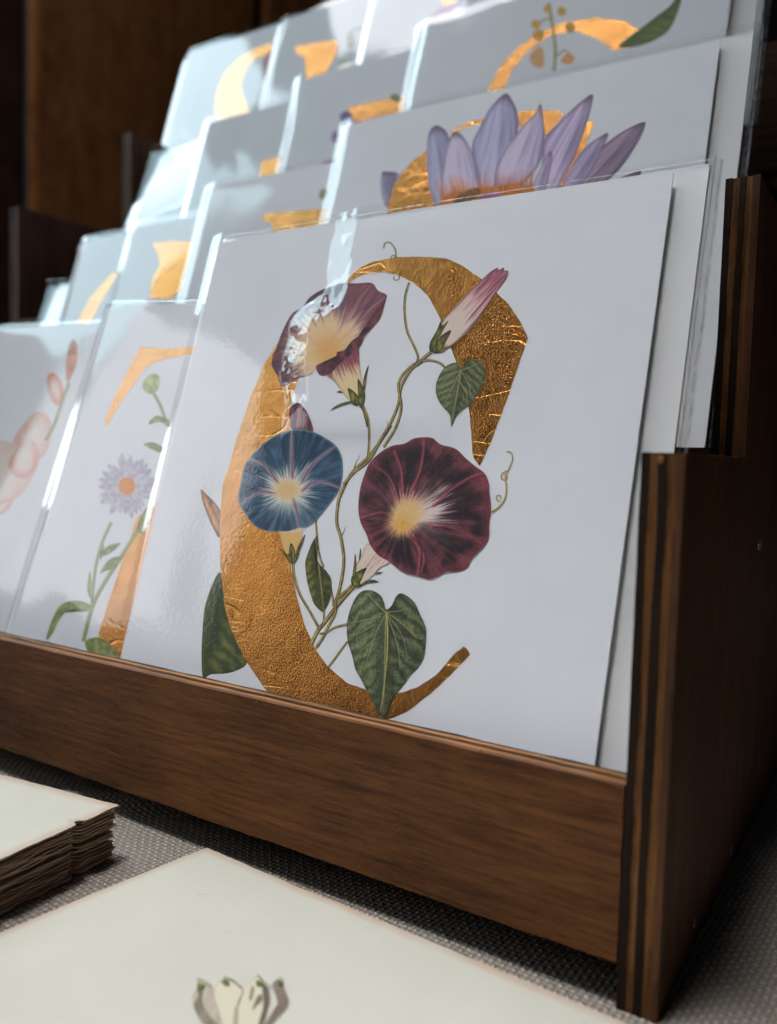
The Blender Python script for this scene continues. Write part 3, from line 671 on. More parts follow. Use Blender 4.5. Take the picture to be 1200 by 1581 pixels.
def petal_fn(base, tip, light=(186, 180, 205), dark=(110, 108, 142), warm=None):
    base = np.array(base, float); tip = np.array(tip, float); ax = tip-base; L = np.linalg.norm(ax); ax /= L; nr = np.array([-ax[1], ax[0]])
    def f(P, R):
        a = (P-base)@ax/L; b = (P-base)@nr/L
        s = fbm(b*26/(0.4+np.clip(1-a, 0, 1)), a*1.5, 3)
        c = mix(light, dark, np.clip(2.0*(s-0.42)+0.5*np.sign(b)*0.35+0.25, 0, 1))
        c = mix(c, (78, 66, 96), 0.55*ss(0.82, 1, R)); c = mix(c, (78, 60, 74), 0.5*ss(0.86, 1.0, a))
        c = np.minimum(c*1.12, 225)
        if warm is not None: c = mix(c, warm, np.clip(ss(0.34, 0.05, a+0.4*(s-0.5)), 0, 1)*0.85)
        return c
    return f
def art_lily(A):
    g = [(742, 182), (712, 192), (700, 206), (690, 215), (700, 212), (715, 200), (745, 190)]
    A.foil('foil_letter', zLy((220, 285), (160, 330), (110, 390), (75, 450), (52, 530), (50, 600), (150, 620), (275, 600), (268, 530), (240, 470), (228, 400), (222, 340)))
    A.foil('foil_letter', zLy((318, 212), (360, 185), (420, 160), (470, 152), (520, 140), (620, 120), (700, 112), (790, 118), (815, 132), (780, 175), (735, 225), (700, 230), (640, 190), (600, 165), (520, 165), (450, 172), (390, 188), (340, 210)))
    A.foil('foil_letter', zLy((905, 160), (942, 165), (938, 185), (900, 280), (860, 380), (820, 480), (780, 560), (765, 560), (775, 470), (820, 380), (870, 260)))
    def petal(pts, base, tip, **k):
        A.blob('printed_petal', zLy(*pts), zLy((sum(p[0] for p in pts)/len(pts), sum(p[1] for p in pts)/len(pts)))[0], petal_fn(zLy(base)[0], zLy(tip)[0], **k), 110, 26)
    petal([(30, 385), (48, 378), (100, 390), (75, 450), (52, 530), (35, 500), (25, 440)], (55, 560), (35, 380), light=(140, 138, 160), dark=(96, 92, 124))
    petal([(260, 180), (290, 190), (315, 220), (330, 300), (330, 420), (300, 520), (275, 545), (240, 470), (225, 370), (225, 260), (235, 205)], (300, 560), (258, 180), light=(150, 152, 180))
    petal([(560, 42), (590, 70), (615, 130), (615, 200), (580, 300), (540, 400), (510, 470), (460, 470), (430, 360), (418, 265), (450, 190), (500, 100)], (500, 520), (560, 42), light=(160, 160, 188), dark=(112, 112, 148))
    petal([(935, 45), (930, 100), (905, 190), (860, 310), (800, 430), (740, 520), (680, 540), (700, 440), (720, 330), (730, 240), (790, 170), (860, 100)], (700, 560), (935, 45), light=(168, 158, 186), dark=(100, 92, 128))
    petal([(1155, 165), (1158, 190), (1120, 270), (1050, 370), (960, 450), (880, 500), (820, 500), (880, 400), (960, 290), (1060, 210)], (800, 540), (1155, 165), light=(140, 124, 146), dark=(84, 74, 98))
    petal([(1000, 212), (985, 270), (930, 380), (870, 450), (800, 500), (790, 480), (840, 370), (900, 280)], (780, 520), (1000, 212), light=(150, 142, 172), dark=(96, 90, 124))
    petal([(1145, 375), (1125, 420), (1060, 460), (960, 480), (1000, 435), (1080, 395)], (950, 490), (1145, 375), light=(116, 104, 124), dark=(70, 62, 84))
    petal([(712, 85), (722, 130), (730, 230), (720, 310), (690, 370), (650, 420), (590, 460), (520, 470), (520, 370), (570, 270), (640, 180), (690, 130)], (540, 520), (712, 85), light=(184, 176, 200), dark=(126, 120, 152), warm=(150, 110, 130))
    petal([(345, 205), (380, 230), (420, 300), (440, 400), (445, 480), (400, 520), (300, 530), (285, 440), (300, 320), (320, 240)], (370, 560), (345, 205), light=(190, 184, 206), dark=(140, 136, 164), warm=(196, 130, 80))
    petal([(755, 290), (762, 330), (740, 440), (720, 500), (650, 520), (680, 430), (720, 350)], (670, 540), (755, 290), light=(160, 152, 178), dark=(104, 98, 128))
    cc = zLy((500, 520))[0]
    A.blob('printed_flower_center', zLy((270, 560), (290, 490), (340, 470), (400, 455), (450, 445), (520, 440), (600, 430), (660, 440), (690, 460), (670, 520), (640, 560), (480, 590), (350, 580)), cc,
           lambda P, R: mix((206, 138, 62), (150, 92, 60), np.clip(3*(fbm(P[..., 0]/5, P[..., 1]/9, 3)-0.35), 0, 1)), 90, 20)
    r = random.Random(3)
    for i in range(46):
        x = 296+i*8.4+r.uniform(-5, 5); h = 92+r.uniform(-28, 60)*(1 if i > 16 else 0.6); dx = (x-480)*0.14+r.uniform(-6, 6)
        A.stroke('printed_stamen', zLy((x, 545), (x+dx*0.4, 540-h*0.6), (x+dx, 520-h)), r.uniform(2.6, 4.6), r.choice([(236, 176, 84), (222, 142, 58), (240, 190, 104), (206, 124, 60)]), (184, 112, 62), 14, (1.3, 0.25))
    A.blob('printed_flower_center', zLy((340, 500), (390, 465), (445, 450), (450, 480), (400, 510), (350, 530)), zLy((395, 488))[0], lambda P, R: mix((96, 72, 48), (150, 104, 54), np.clip(2.5*(fbm(P[..., 0]/3, P[..., 1]/3, 2)-0.3), 0, 1)), 40, 8)
    A.blob('printed_flower_center', zLy((440, 500), (480, 470), (530, 470), (560, 500), (540, 540), (440, 545)), zLy((490, 510))[0], lambda P, R: mix((176, 128, 150), (140, 92, 122), np.clip(2.5*(fbm(P[..., 0]/3, P[..., 1]/3, 2)-0.3), 0, 1)), 40, 8)

def ell(cx, cy, rx, ry, rot=0, n=18):
    a = np.linspace(0, 2*math.pi, n, endpoint=False); c, s = math.cos(rot), math.sin(rot)
    return [(cx+rx*math.cos(t)*c-ry*math.sin(t)*s, cy+rx*math.cos(t)*s+ry*math.sin(t)*c) for t in a]
def two(c1, c2, k=4.0): return lambda P, R: mix(c1, c2, np.clip(2.4*(fbm(P[..., 0]/k, P[..., 1]/k, 3)-0.3), 0, 1)*0.8+0.2*R)
def art_aster(A):
    A.foil('foil_letter', zZ((605, 240), (700, 246), (800, 240), (880, 238), (880, 270), (790, 276), (700, 292), (660, 308), (625, 330), (560, 420), (505, 500), (462, 575), (448, 570), (480, 480), (530, 380), (575, 290)))
    A.foil('foil_letter', zZ((590, 960), (650, 950), (720, 820), (790, 640), (870, 560), (880, 640), (760, 900), (640, 1100), (585, 1320), (540, 1480), (520, 1640), (380, 1640), (430, 1450), (500, 1230), (550, 1090)))
    st = lambda pts, w: A.stroke('printed_stem', zZ(*pts), w, (150, 156, 120), (110, 120, 84), 40)
    st(((360, 1500), (400, 1350), (450, 1250), (540, 1110), (600, 1010), (640, 930)), 6)
    st(((395, 1370), (410, 1200), (440, 1080), (480, 990)), 4.5); st(((720, 580), (690, 490), (650, 420)), 4.5)
    gl = lambda pts, c: A.blob('printed_leaf', zZ(*pts), zZ(c)[0], two((150, 156, 112), (100, 112, 72), 6), 50, 12)
    gl(((200, 1490), (230, 1400), (270, 1340), (340, 1325), (400, 1350), (390, 1370), (310, 1360), (260, 1400), (225, 1470)), (270, 1375))
    gl(((430, 1210), (470, 1150), (530, 1135), (500, 1180), (450, 1200)), (475, 1170)); gl(((380, 1490), (440, 1485), (500, 1540), (500, 1600), (400, 1560), (370, 1520)), (430, 1530))
    gl(((390, 1200), (400, 1300), (400, 1330), (378, 1280)), (392, 1290)); gl(((430, 1130), (470, 1090), (520, 1080), (470, 1125)), (470, 1105)); gl(((440, 1070), (450, 1110), (432, 1150)), (441, 1110))
    gl(((640, 570), (670, 535), (720, 545), (728, 580), (690, 560)), (695, 555)); gl(((620, 655), (660, 648), (700, 670), (690, 690), (650, 675)), (665, 668)); gl(((590, 1010), (620, 940), (660, 920), (640, 1000), (610, 1040)), (622, 985))
    A.blob('printed_bud', zZ((615, 390), (650, 355), (685, 365), (680, 420), (650, 440), (620, 425)), zZ((650, 398))[0], two((170, 176, 132), (130, 140, 96), 6), 40, 10)
    c0 = (548, 835); r = random.Random(8)
    for i in range(26):
        t = i/26*2*math.pi+r.uniform(-0.08, 0.08); L = 118+r.uniform(-16, 16); ca, sa = math.cos(t), math.sin(t)
        pts = [(c0[0]+ca*20-sa*6, c0[1]+sa*22+ca*6), (c0[0]+ca*L*0.7-sa*13, c0[1]+(sa*L*0.7+ca*13)*1.1), (c0[0]+ca*L, c0[1]+sa*L*1.1), (c0[0]+ca*L*0.7+sa*13, c0[1]+(sa*L*0.7-ca*13)*1.1), (c0[0]+ca*20+sa*6, c0[1]+sa*22-ca*6)]
        A.blob('printed_petal', zZ(*pts), zZ((c0[0]+ca*L*0.6, c0[1]+sa*L*0.62))[0], two((182, 182, 198), (146, 144, 168), 5), 24, 6)
    A.blob('printed_flower_center', zZ(*ell(c0[0], c0[1], 36, 38)), zZ(c0)[0], two((224, 156, 48), (190, 116, 40), 3), 40, 10)
def art_pink(A):
    f = lambda pts, c, a, b: A.blob('printed_petal', zZ(*pts), zZ(c)[0], lambda P, R: mix((202, 198, 200), mix(a, b, fbm(P[..., 0]/7, P[..., 1]/7, 3)), np.clip(ss(0.2, 0.95, R)*(0.35+1.1*fbm(P[..., 0]/14+9, P[..., 1]/14, 2))-0.25*ss(0.9, 1, R), 0, 1)), 90, 26)
    f(((110, 560), (150, 520), (200, 525), (222, 570), (215, 660), (170, 720), (100, 700), (60, 640)), (150, 620), (206, 184, 184), (200, 162, 158))
    f(((-60, 680), (0, 640), (60, 650), (120, 690), (150, 760), (120, 840), (60, 900), (0, 955), (-80, 900)), (40, 780), (200, 192, 192), (202, 172, 168))
    f(((60, 690), (110, 650), (160, 650), (170, 720), (140, 790), (80, 800), (40, 750)), (110, 730), (196, 140, 134), (202, 168, 164))
    f(((80, 680), (130, 640), (140, 700), (110, 760), (70, 750)), (105, 705), (200, 194, 194), (200, 180, 178))
    f(((-40, 960), (0, 900), (60, 890), (40, 930), (0, 960)), (10, 930), (204, 164, 158), (200, 150, 142))
    f(((205, 365), (235, 350), (265, 385), (275, 450), (245, 490), (215, 440)), (240, 420), (200, 148, 132), (180, 124, 108))
    A.blob('printed_bud', zZ((300, 230), (320, 205), (335, 250), (325, 330), (290, 390), (285, 310)), zZ((308, 295))[0], two((190, 140, 120), (150, 110, 90), 6), 40, 10)
    A.stroke('printed_stem', zZ((300, 390), (270, 470), (240, 560), (200, 640)), 5, (160, 160, 128), (120, 124, 90), 30)

def px_rect(a, b): return [(a[0], a[1]), (b[0], a[1]), (b[0], b[1]), (a[0], b[1])]
def art_serif(A):      # the card with the serifed letter in the second row
    A.foil('foil_letter', [(408, 331), (470, 325), (540, 318), (540, 352), (500, 356), (470, 358), (440, 372), (424, 420), (412, 420), (424, 366), (420, 344), (408, 342)])
    A.blob('printed_leaf', ell(500, 300, 6, 9, 0.4), (500, 300), two((150, 156, 120), (110, 120, 84)), 24, 6)
def art_far1(A):
    A.foil('foil_letter', [(236, 376), (270, 372), (300, 374), (292, 400), (286, 420), (280, 450), (262, 462), (232, 460), (236, 430), (248, 410), (244, 392)])
def art_far2(A):
    A.foil('foil_letter', [(172, 424), (185, 420), (160, 460), (140, 500), (118, 500), (140, 460)])
def art_arch(A):
    A.foil('foil_letter', [(758, 130), (775, 100), (800, 75), (830, 52), (870, 36), (920, 28), (965, 33), (990, 48), (972, 75), (948, 78), (925, 62), (890, 48), (850, 55), (815, 80), (790, 110), (782, 130), (770, 180), (740, 180)], mat=M_FOIL)
    A.blob('printed_leaf', [(955, 72), (985, 48), (1015, 25), (1045, 2), (1050, -10), (1052, 4), (1038, 40), (1020, 58), (985, 72)], (1010, 42), leaf_fn((1050, -8), (955, 72), (108, 122, 60), (60, 78, 40)), 70, 18)
    A.stroke('printed_stem', [(856, 110), (858, 80), (855, 50), (848, 5)], 4.5, (158, 150, 96), (120, 116, 66), 30)
    A.stroke('printed_stem', [(857, 90), (872, 78), (878, 84)], 2.5, (158, 150, 96), (120, 116, 66), 14)
    A.stroke('printed_stem', [(852, 30), (838, 32), (830, 45)], 2.5, (158, 150, 96), (120, 116, 66), 14)
    for x, y, a, b in ((868, 18, 7, 7), (828, 38, 7, 7), (832, 55, 9, 9), (881, 43, 8, 8), (845, 14, 5, 6)):
        A.blob('printed_bud', ell(x, y, a, b), (x, y), two((204, 168, 70), (170, 128, 50)), 24, 6)
    A.blob('printed_bud', [(820, 85), (835, 72), (841, 90), (838, 105), (822, 100)], (831, 90), two((206, 172, 138), (186, 140, 90)), 30, 8)
    A.blob('printed_bud', [(866, 95), (878, 82), (888, 90), (880, 100)], (877, 92), two((206, 160, 120), (186, 140, 90)), 30, 8)
def art_bar(A):
    A.foil('foil_letter', [(538, 166), (575, 158), (614, 150), (640, 146), (640, 172), (600, 180), (560, 188), (545, 190)])
    A.blob('printed_flower', [(526, 178), (538, 172), (545, 182), (540, 194), (530, 196)], (535, 184), two((128, 110, 160), (96, 80, 130)), 30, 8)
    A.blob('printed_flower', [(512, 212), (520, 200), (524, 212), (518, 222)], (518, 212), two((150, 130, 176), (120, 100, 150)), 24, 6)
    A.blob('printed_flower', [(486, 268), (500, 252), (520, 246), (512, 262), (500, 270)], (502, 260), two((156, 124, 168), (130, 100, 150)), 24, 6)
    A.blob('printed_leaf', ell(612, 152, 9, 6, 0.4), (612, 152), two((140, 146, 110), (110, 118, 84)), 24, 6)
def art_plain(A):
    A.foil('foil_letter', [(404, 250), (440, 240), (440, 300), (398, 300)])
def art_curl(A):
    A.foil('foil_letter', [(264, 308), (280, 292), (288, 320), (270, 328)])
def art_bowl(A):
    A.foil('foil_letter', [(420, 66), (395, 76), (370, 90), (348, 112), (336, 140), (332, 170), (340, 200), (395, 200), (382, 165), (372, 135), (378, 110), (392, 92), (420, 80)])
    A.blob('printed_petal', [(408, 95), (420, 78), (430, 110), (424, 130), (410, 125)], (418, 105), two((176, 120, 124), (140, 90, 100)), 30, 8)
def art_snowdrop(A):
    A.foil('foil_letter', [(456, 72), (490, 66), (522, 62), (520, 84), (508, 104), (498, 124), (474, 128), (472, 104), (470, 86), (458, 84)])
    A.stroke('printed_stem', [(538, 70), (540, 52), (555, 44), (566, 48)], 4, (130, 138, 112), (92, 104, 78), 24)
    A.blob('printed_leaf', [(537, 56), (546, 54), (546, 70), (538, 74)], (541, 64), two((120, 136, 96), (84, 100, 66)), 24, 6)
    A.blob('printed_petal', [(522, 95), (535, 92), (540, 108), (525, 112)], (531, 102), two((196, 202, 196), (160, 168, 160)), 24, 6)
def art_purple(A):
    A.blob('printed_flower', [(660, 38), (672, 20), (690, 8), (712, 4), (716, 22), (700, 34), (680, 40)], (690, 24), two((176, 138, 186), (140, 104, 156)), 50, 12)
    A.foil('foil_letter', [(680, -10), (706, -10), (704, 4), (686, 10)])

# ------------------------------------------------------------------ greeting cards in their sleeves
def sheet(name, u0, v0, u1, v1, n0, th, mat, parent, warp=0.0, seed=0, nx=14, ny=14, bow=0.0):
    u = np.linspace(u0, u1, nx); v = np.linspace(v0, v1, ny); Ug, Vg = np.meshgrid(u, v, indexing='ij')
    z = warp*((fbm(Ug*18+seed*3.7, Vg*18+seed*1.3, 2)-0.5)*2)-bow*ss(v1-0.055, v1, Vg)*ss(0.07, 0.0, Ug)
    A_ = np.stack([Ug, Vg, n0+z], -1).reshape(-1, 3); B_ = np.stack([Ug, Vg, n0-th+z], -1).reshape(-1, 3)
    F = [tuple(f) for f in grid_faces(nx, ny)]; k = nx*ny
    F += [tuple(k+i for i in reversed(f)) for f in F]
    ring = [i*ny for i in range(nx)]+[(nx-1)*ny+j for j in range(1, ny)]+[i*ny+ny-1 for i in range(nx-2, -1, -1)]+[j for j in range(ny-2, 0, -1)]
    F += [(ring[i], ring[(i+1) % len(ring)], k+ring[(i+1) % len(ring)], k+ring[i]) for i in range(len(ring))]
    o = mesh_obj(name, np.r_[A_, B_], F, mat, parent, smooth=False)
    return o
def sleeve(parent, seed, frame, env_r, H=0.15, res=90, curl=1.0, top=0.003, zig=None, bow=0.0):
    u0, u1, v0, v1 = -0.0042, env_r+0.0028, -0.0010, H+top
    u = np.r_[np.linspace(u0, 0.012, 26), np.linspace(0.012, u1-0.006, res)[1:], np.linspace(u1-0.006, u1, 8)[1:]]
    v = np.r_[np.linspace(v0, H-0.02, res), np.linspace(H-0.02, v1, 24)[1:]]
    U, V = np.meshgrid(u, v, indexing='ij')
    w = 0.0014+0.00055*(fbm(U*26+seed*7.1, V*16+seed*3.3, 2)-0.5)*2+0.0009*(fbm(U*9+seed*2.1, V*9+seed, 2)-0.5)*2
    w = np.maximum(w, 0.0009)
    ub = -0.0008+0.0026*curl+0.0035*curl*(fbm(V*16+seed*3, V*0+seed, 2)-0.5); dq = np.maximum(0, ub-U); w = w-(0.30+0.16*(fbm(V*22+seed, V*0+7, 2)-0.5))*dq*ss(0, 0.0012, dq)        # left fold rolls back
    e2 = ss(u1-0.003, u1, U); w = w-e2*e2*0.0016
    et = ss(H-0.004, v1, V); w = w-et*et*0.0002*(0.4+1.2*fbm(U*22+seed*5, U*0+seed, 2))             # open top edge sags back
    if bow: w = w-bow*ss(H-0.055, H, V)*ss(0.07, 0.0, U)
    if zig is not None: w = w+zig(U, V)
    F = grid_faces(len(u), len(v))[:, ::-1]
    s = mesh_obj('sleeve', np.stack([U, V, w], -1).reshape(-1, 3), F, M_FILM if zig is None else M_FILM_C, parent, smooth=True)
    # back film
    ub = np.linspace(u0, u1, 16); vb = np.linspace(v0, v1-0.001, 16); Ub, Vb = np.meshgrid(ub, vb, indexing='ij')
    wb = -0.0042-0.0004*fbm(Ub*30+seed, Vb*30, 2)
    mesh_obj('back_film', np.stack([Ub, Vb, wb], -1).reshape(-1, 3), grid_faces(16, 16), M_FILM, s, smooth=True)
    # welded side edge and folded lip
    vv = np.linspace(v0, v1, 60)
    def strip(name, uc, wd, wz, seed2):
        j = 0.00018*(fbm(vv*140+seed2, vv*0+seed2, 3)-0.5)*2
        P = np.concatenate([np.stack([uc+j-wd/2, vv, wz+0*vv], -1), np.stack([uc+j+wd/2, vv, wz-0.0004+0*vv], -1)])
        n = len(vv); mesh_obj(name, P, [(i, n+i, n+i+1, i+1) for i in range(n-1)], M_SEAM, s)
    strip('seam', u1-0.0001, 0.0006, -0.0012, seed+3); strip('seam', u1-0.0012, 0.00022, 0.0004, seed+9)
    uu = np.linspace(u0+0.003, u1, 60); wt = -0.0006*(0.4+1.2*fbm(uu*22+seed*5, uu*0+seed, 2))
    P = np.concatenate([np.stack([uu, v1+0*uu-0.00028, wt], -1), np.stack([uu, v1+0*uu+0.0001, wt-0.0002], -1)])
    mesh_obj('seam', P, [(i, 60+i, 61+i, i+1) for i in range(59)], M_SEAM, s)
    return s
def greeting_card(row, tl, shingle, label, group, art=None, tilt=0.0, seed=0, curl=1.0, zig=None, env=0.0098, res=90, bow=0.0, dx=0.0, top=0.003):
    y0 = 0.0101+(0.0, 0.063, 0.118, 0.160)[row]+shingle
    pl = Frame((0, y0, 0.0556), (1, 0, 0), VUP)
    uv = pl.uv(np.array([tl], float))[0]; TL = pl.O+pl.U*(uv[0]+dx)+pl.V*uv[1]
    a = math.radians(tilt); U = pl.U*math.cos(a)-pl.V*math.sin(a); V = pl.V*math.cos(a)+pl.U*math.sin(a)
    H = min(W, (TL[2]+W*min(U[2], 0)-(0.0425+DZ*row))/V[2])
    fr = Frame(TL-V*H, U, V)
    g = empty('greeting_card', matrix=fr.matrix()); tag(g, label, 'card', group)
    pc = sheet('paper_card', 0, 0, W, H, 0.0003, 0.0005, M_CARD, g, 0.0, seed, 20, 20, bow)
    sheet('envelope', 0.006, 0.001, W+env, H+0.0022, -0.0016, 0.0012, M_ENV, g, 0.0003, seed, 20, 20, bow)
    if art: art(Art(fr, pc))
    z = None
    if zig is not None: z = lambda UU, VV: zig(fr, UU, VV)
    sleeve(g, seed, fr, W+env, H, res, curl, top, z, bow)
    return g, fr

ZIGP = np.array([(533, 392), (529, 440), (521, 468), (492, 486), (472, 506), (466, 540), (459, 570), (466, 600), (467, 630)], float)
def zigzag(fr, U, V):                                          # a creased pucker in the film over the plum flower
    uv = resample(fr.uv(ZIGP), 60); o = np.argsort(uv[:, 1]); vs = uv[o, 1]; us = uv[o, 0]
    x = U-np.interp(V, vs, us); d = np.full(U.shape, 1e9)
    for q in uv: d = np.minimum(d, np.hypot(U-q[0], V-q[1]))
    sd = np.sign(x)*np.minimum(d, np.abs(x))
    sd = sd+0.0012*(fbm(U*240, V*240, 3)-0.5)*2
    amp = ss(vs[0]-0.012, vs[0]+0.004, V)*(0.55+0.45*ss(vs[-1]+0.010, vs[-1]-0.020, V))
    g = 0.00003*(fbm(U*900, V*900, 2)-0.5)
    hw = 0.0052; st = np.clip((sd+hw)/(2*hw), 0, 1)
    back = ss(0.085, 0.014, sd)
    return amp*(0.0033*st*back+g*np.exp(-(sd/0.005)**2))
G = 'cards shingled along the rack'
C_card, C_frame = greeting_card(0, (340, 375), 0.0, 'card with gold foil letter C entwined by morning glories', None, art_morning_glory, seed=1, zig=zigzag, env=0.0078, res=230, curl=0.55)
greeting_card(0, (340, 375), 0.0068, 'card pack tucked directly behind the gold letter C card', None, None, seed=2, env=0.0078, dx=0.0006, top=0.001)
greeting_card(0, (166, 476), 0.0035, 'card with gold foil stroke and lilac daisy beside the letter C card', None, art_aster, tilt=4.0, seed=3, curl=1.6)
greeting_card(0, (-70, 514), 0.0085, 'card with blurred pink blossom in the front tier', None, art_pink, seed=4, tilt=2, curl=1.4)
greeting_card(1, (535, 195), 0.0, 'card with lilac water lily over a gold foil letter', None, art_lily, seed=5, curl=1.5)
greeting_card(1, (535, 195), 0.0062, 'card pack tucked directly behind the water lily card', None, None, seed=15, dx=0.001, top=0.001)
greeting_card(1, (322, 292), 0.003, 'card with gold serif letter top showing left of the water lily card', None, art_serif, seed=6, curl=2.2)
greeting_card(1, (207, 352), 0.006, 'glare covered card with ornate pale gold letter in second tier', None, art_far1, seed=7, curl=1.6)
greeting_card(1, (126, 374), 0.009, 'glare covered card with slanting gold stroke in second tier', None, art_far2, seed=8, curl=2.0)
greeting_card(1, (70, 440), 0.012, 'outermost glare covered card of the second tier with curled sleeve', None, None, seed=9, curl=2.6, tilt=3, bow=0.006)
greeting_card(2, (650, 42), 0.0, 'card with gold arch, yellow buds and green leaf', None, art_arch, seed=10, curl=1.6)
greeting_card(2, (462, 126), 0.003, 'card with dark gold bar and small purple petals', None, art_bar, seed=11, curl=1.8)
greeting_card(2, (322, 190), 0.006, 'mostly blank grey looking card in third tier', None, art_plain, seed=12, curl=1.6)
greeting_card(2, (232, 232), 0.009, 'outermost card of the third tier in a bulging sleeve', None, None, seed=13, curl=2.6, tilt=3, bow=0.008)
greeting_card(3, (722, -45), 0.0, 'back tier card with its flowers out of view beside the mauve one', None, None, seed=17, curl=1.6)
greeting_card(3, (580, -6), 0.003, 'back tier card with a mauve petal under a gold letter', None, art_purple, seed=18, curl=1.8)
greeting_card(3, (436, 32), 0.006, 'back tier card with gold letter stem and snowdrop', None, art_snowdrop, seed=19, curl=1.8)
greeting_card(3, (291, 82), 0.009, 'back tier corner card with round gold bowl in a shining sleeve', None, art_bowl, seed=20, curl=1.4)

# ------------------------------------------------------------------ loose antique pages in front
PAGE, PAGE_E = np.array([0.45, 0.422, 0.355]), np.array([0.40, 0.27, 0.19])
def page(name, corners, z, th, parent, seed, wob=0.0006, edge_w=0.0035, nx=60, ny=60, rag=(0.0004, 0.0004), sag=None, notch=()):
    """a sheet spanned by corner c0 with edges to c1 and c2; edges are uneven, the rim is aged"""
    c0, c1, c2 = [np.array(c, float)[:2] for c in corners]
    eu, ev = c1-c0, c2-c0; Lu, Lv = np.linalg.norm(eu), np.linalg.norm(ev)
    s = np.r_[np.linspace(0, 0.04, 10), np.linspace(0.04, 1, nx-10)[1:]]; t = np.r_[np.linspace(0, 0.04, 10), np.linspace(0.04, 1, ny-10)[1:]] if not len(notch) else np.linspace(0, 1, ny)
    S, Tt = np.meshgrid(s, t, indexing='ij')
    ju = rag[0]*(fbm(Tt*Lv/0.004+seed*9, Tt*0+seed, 4)-0.5)*2*ss(0.1, 0, S); jv = rag[1]*(fbm(S*Lu/0.004+seed*5, S*0+seed+3, 4)-0.5)*2*ss(0.1, 0, Tt)
    for q, wd, dp in notch: ju = ju+dp*np.exp(-((Tt*Lv-q)/wd)**4)*ss(0.2, 0, S)
    P = c0+eu*(S+ju/Lu)[..., None]+ev*(Tt+jv/Lv)[..., None]
    Z = z+wob*(fbm(S*Lu*30+seed, Tt*Lv*30+seed*2, 2)-0.5)*2
    if sag is not None: Z = Z+sag(S*Lu, Tt*Lv)
    d = np.minimum(S*Lu, Tt*Lv)+0.0012*(fbm(S*Lu/0.003, Tt*Lv/0.003, 3)-0.5)
    c = PAGE+(PAGE_E-PAGE)*(ss(edge_w, 0.0004, d)*(0.35+0.75*fbm(S*Lu/0.012+seed, Tt*Lv/0.012, 3)))[..., None]
    n, m = S.shape; V = np.concatenate([np.concatenate([P, Z[..., None]], -1).reshape(-1, 3), np.concatenate([P, Z[..., None]-th], -1).reshape(-1, 3)])
    k = n*m; F = [tuple(f) for f in grid_faces(n, m)]; F += [tuple(k+i for i in reversed(f)) for f in F]
    ring = [i*m for i in range(n)]+[(n-1)*m+j for j in range(1, m)]+[i*m+m-1 for i in range(n-2, -1, -1)]+[j for j in range(m-2, 0, -1)]
    F += [(ring[i], ring[(i+1) % len(ring)], k+ring[(i+1) % len(ring)], k+ring[i]) for i in range(len(ring))]
    cc = np.concatenate([c.reshape(-1, 3), np.tile(PAGE_E, (k, 1))])
    return mesh_obj(name, V, F, M_PAGE, parent, cols=cc, smooth=False)
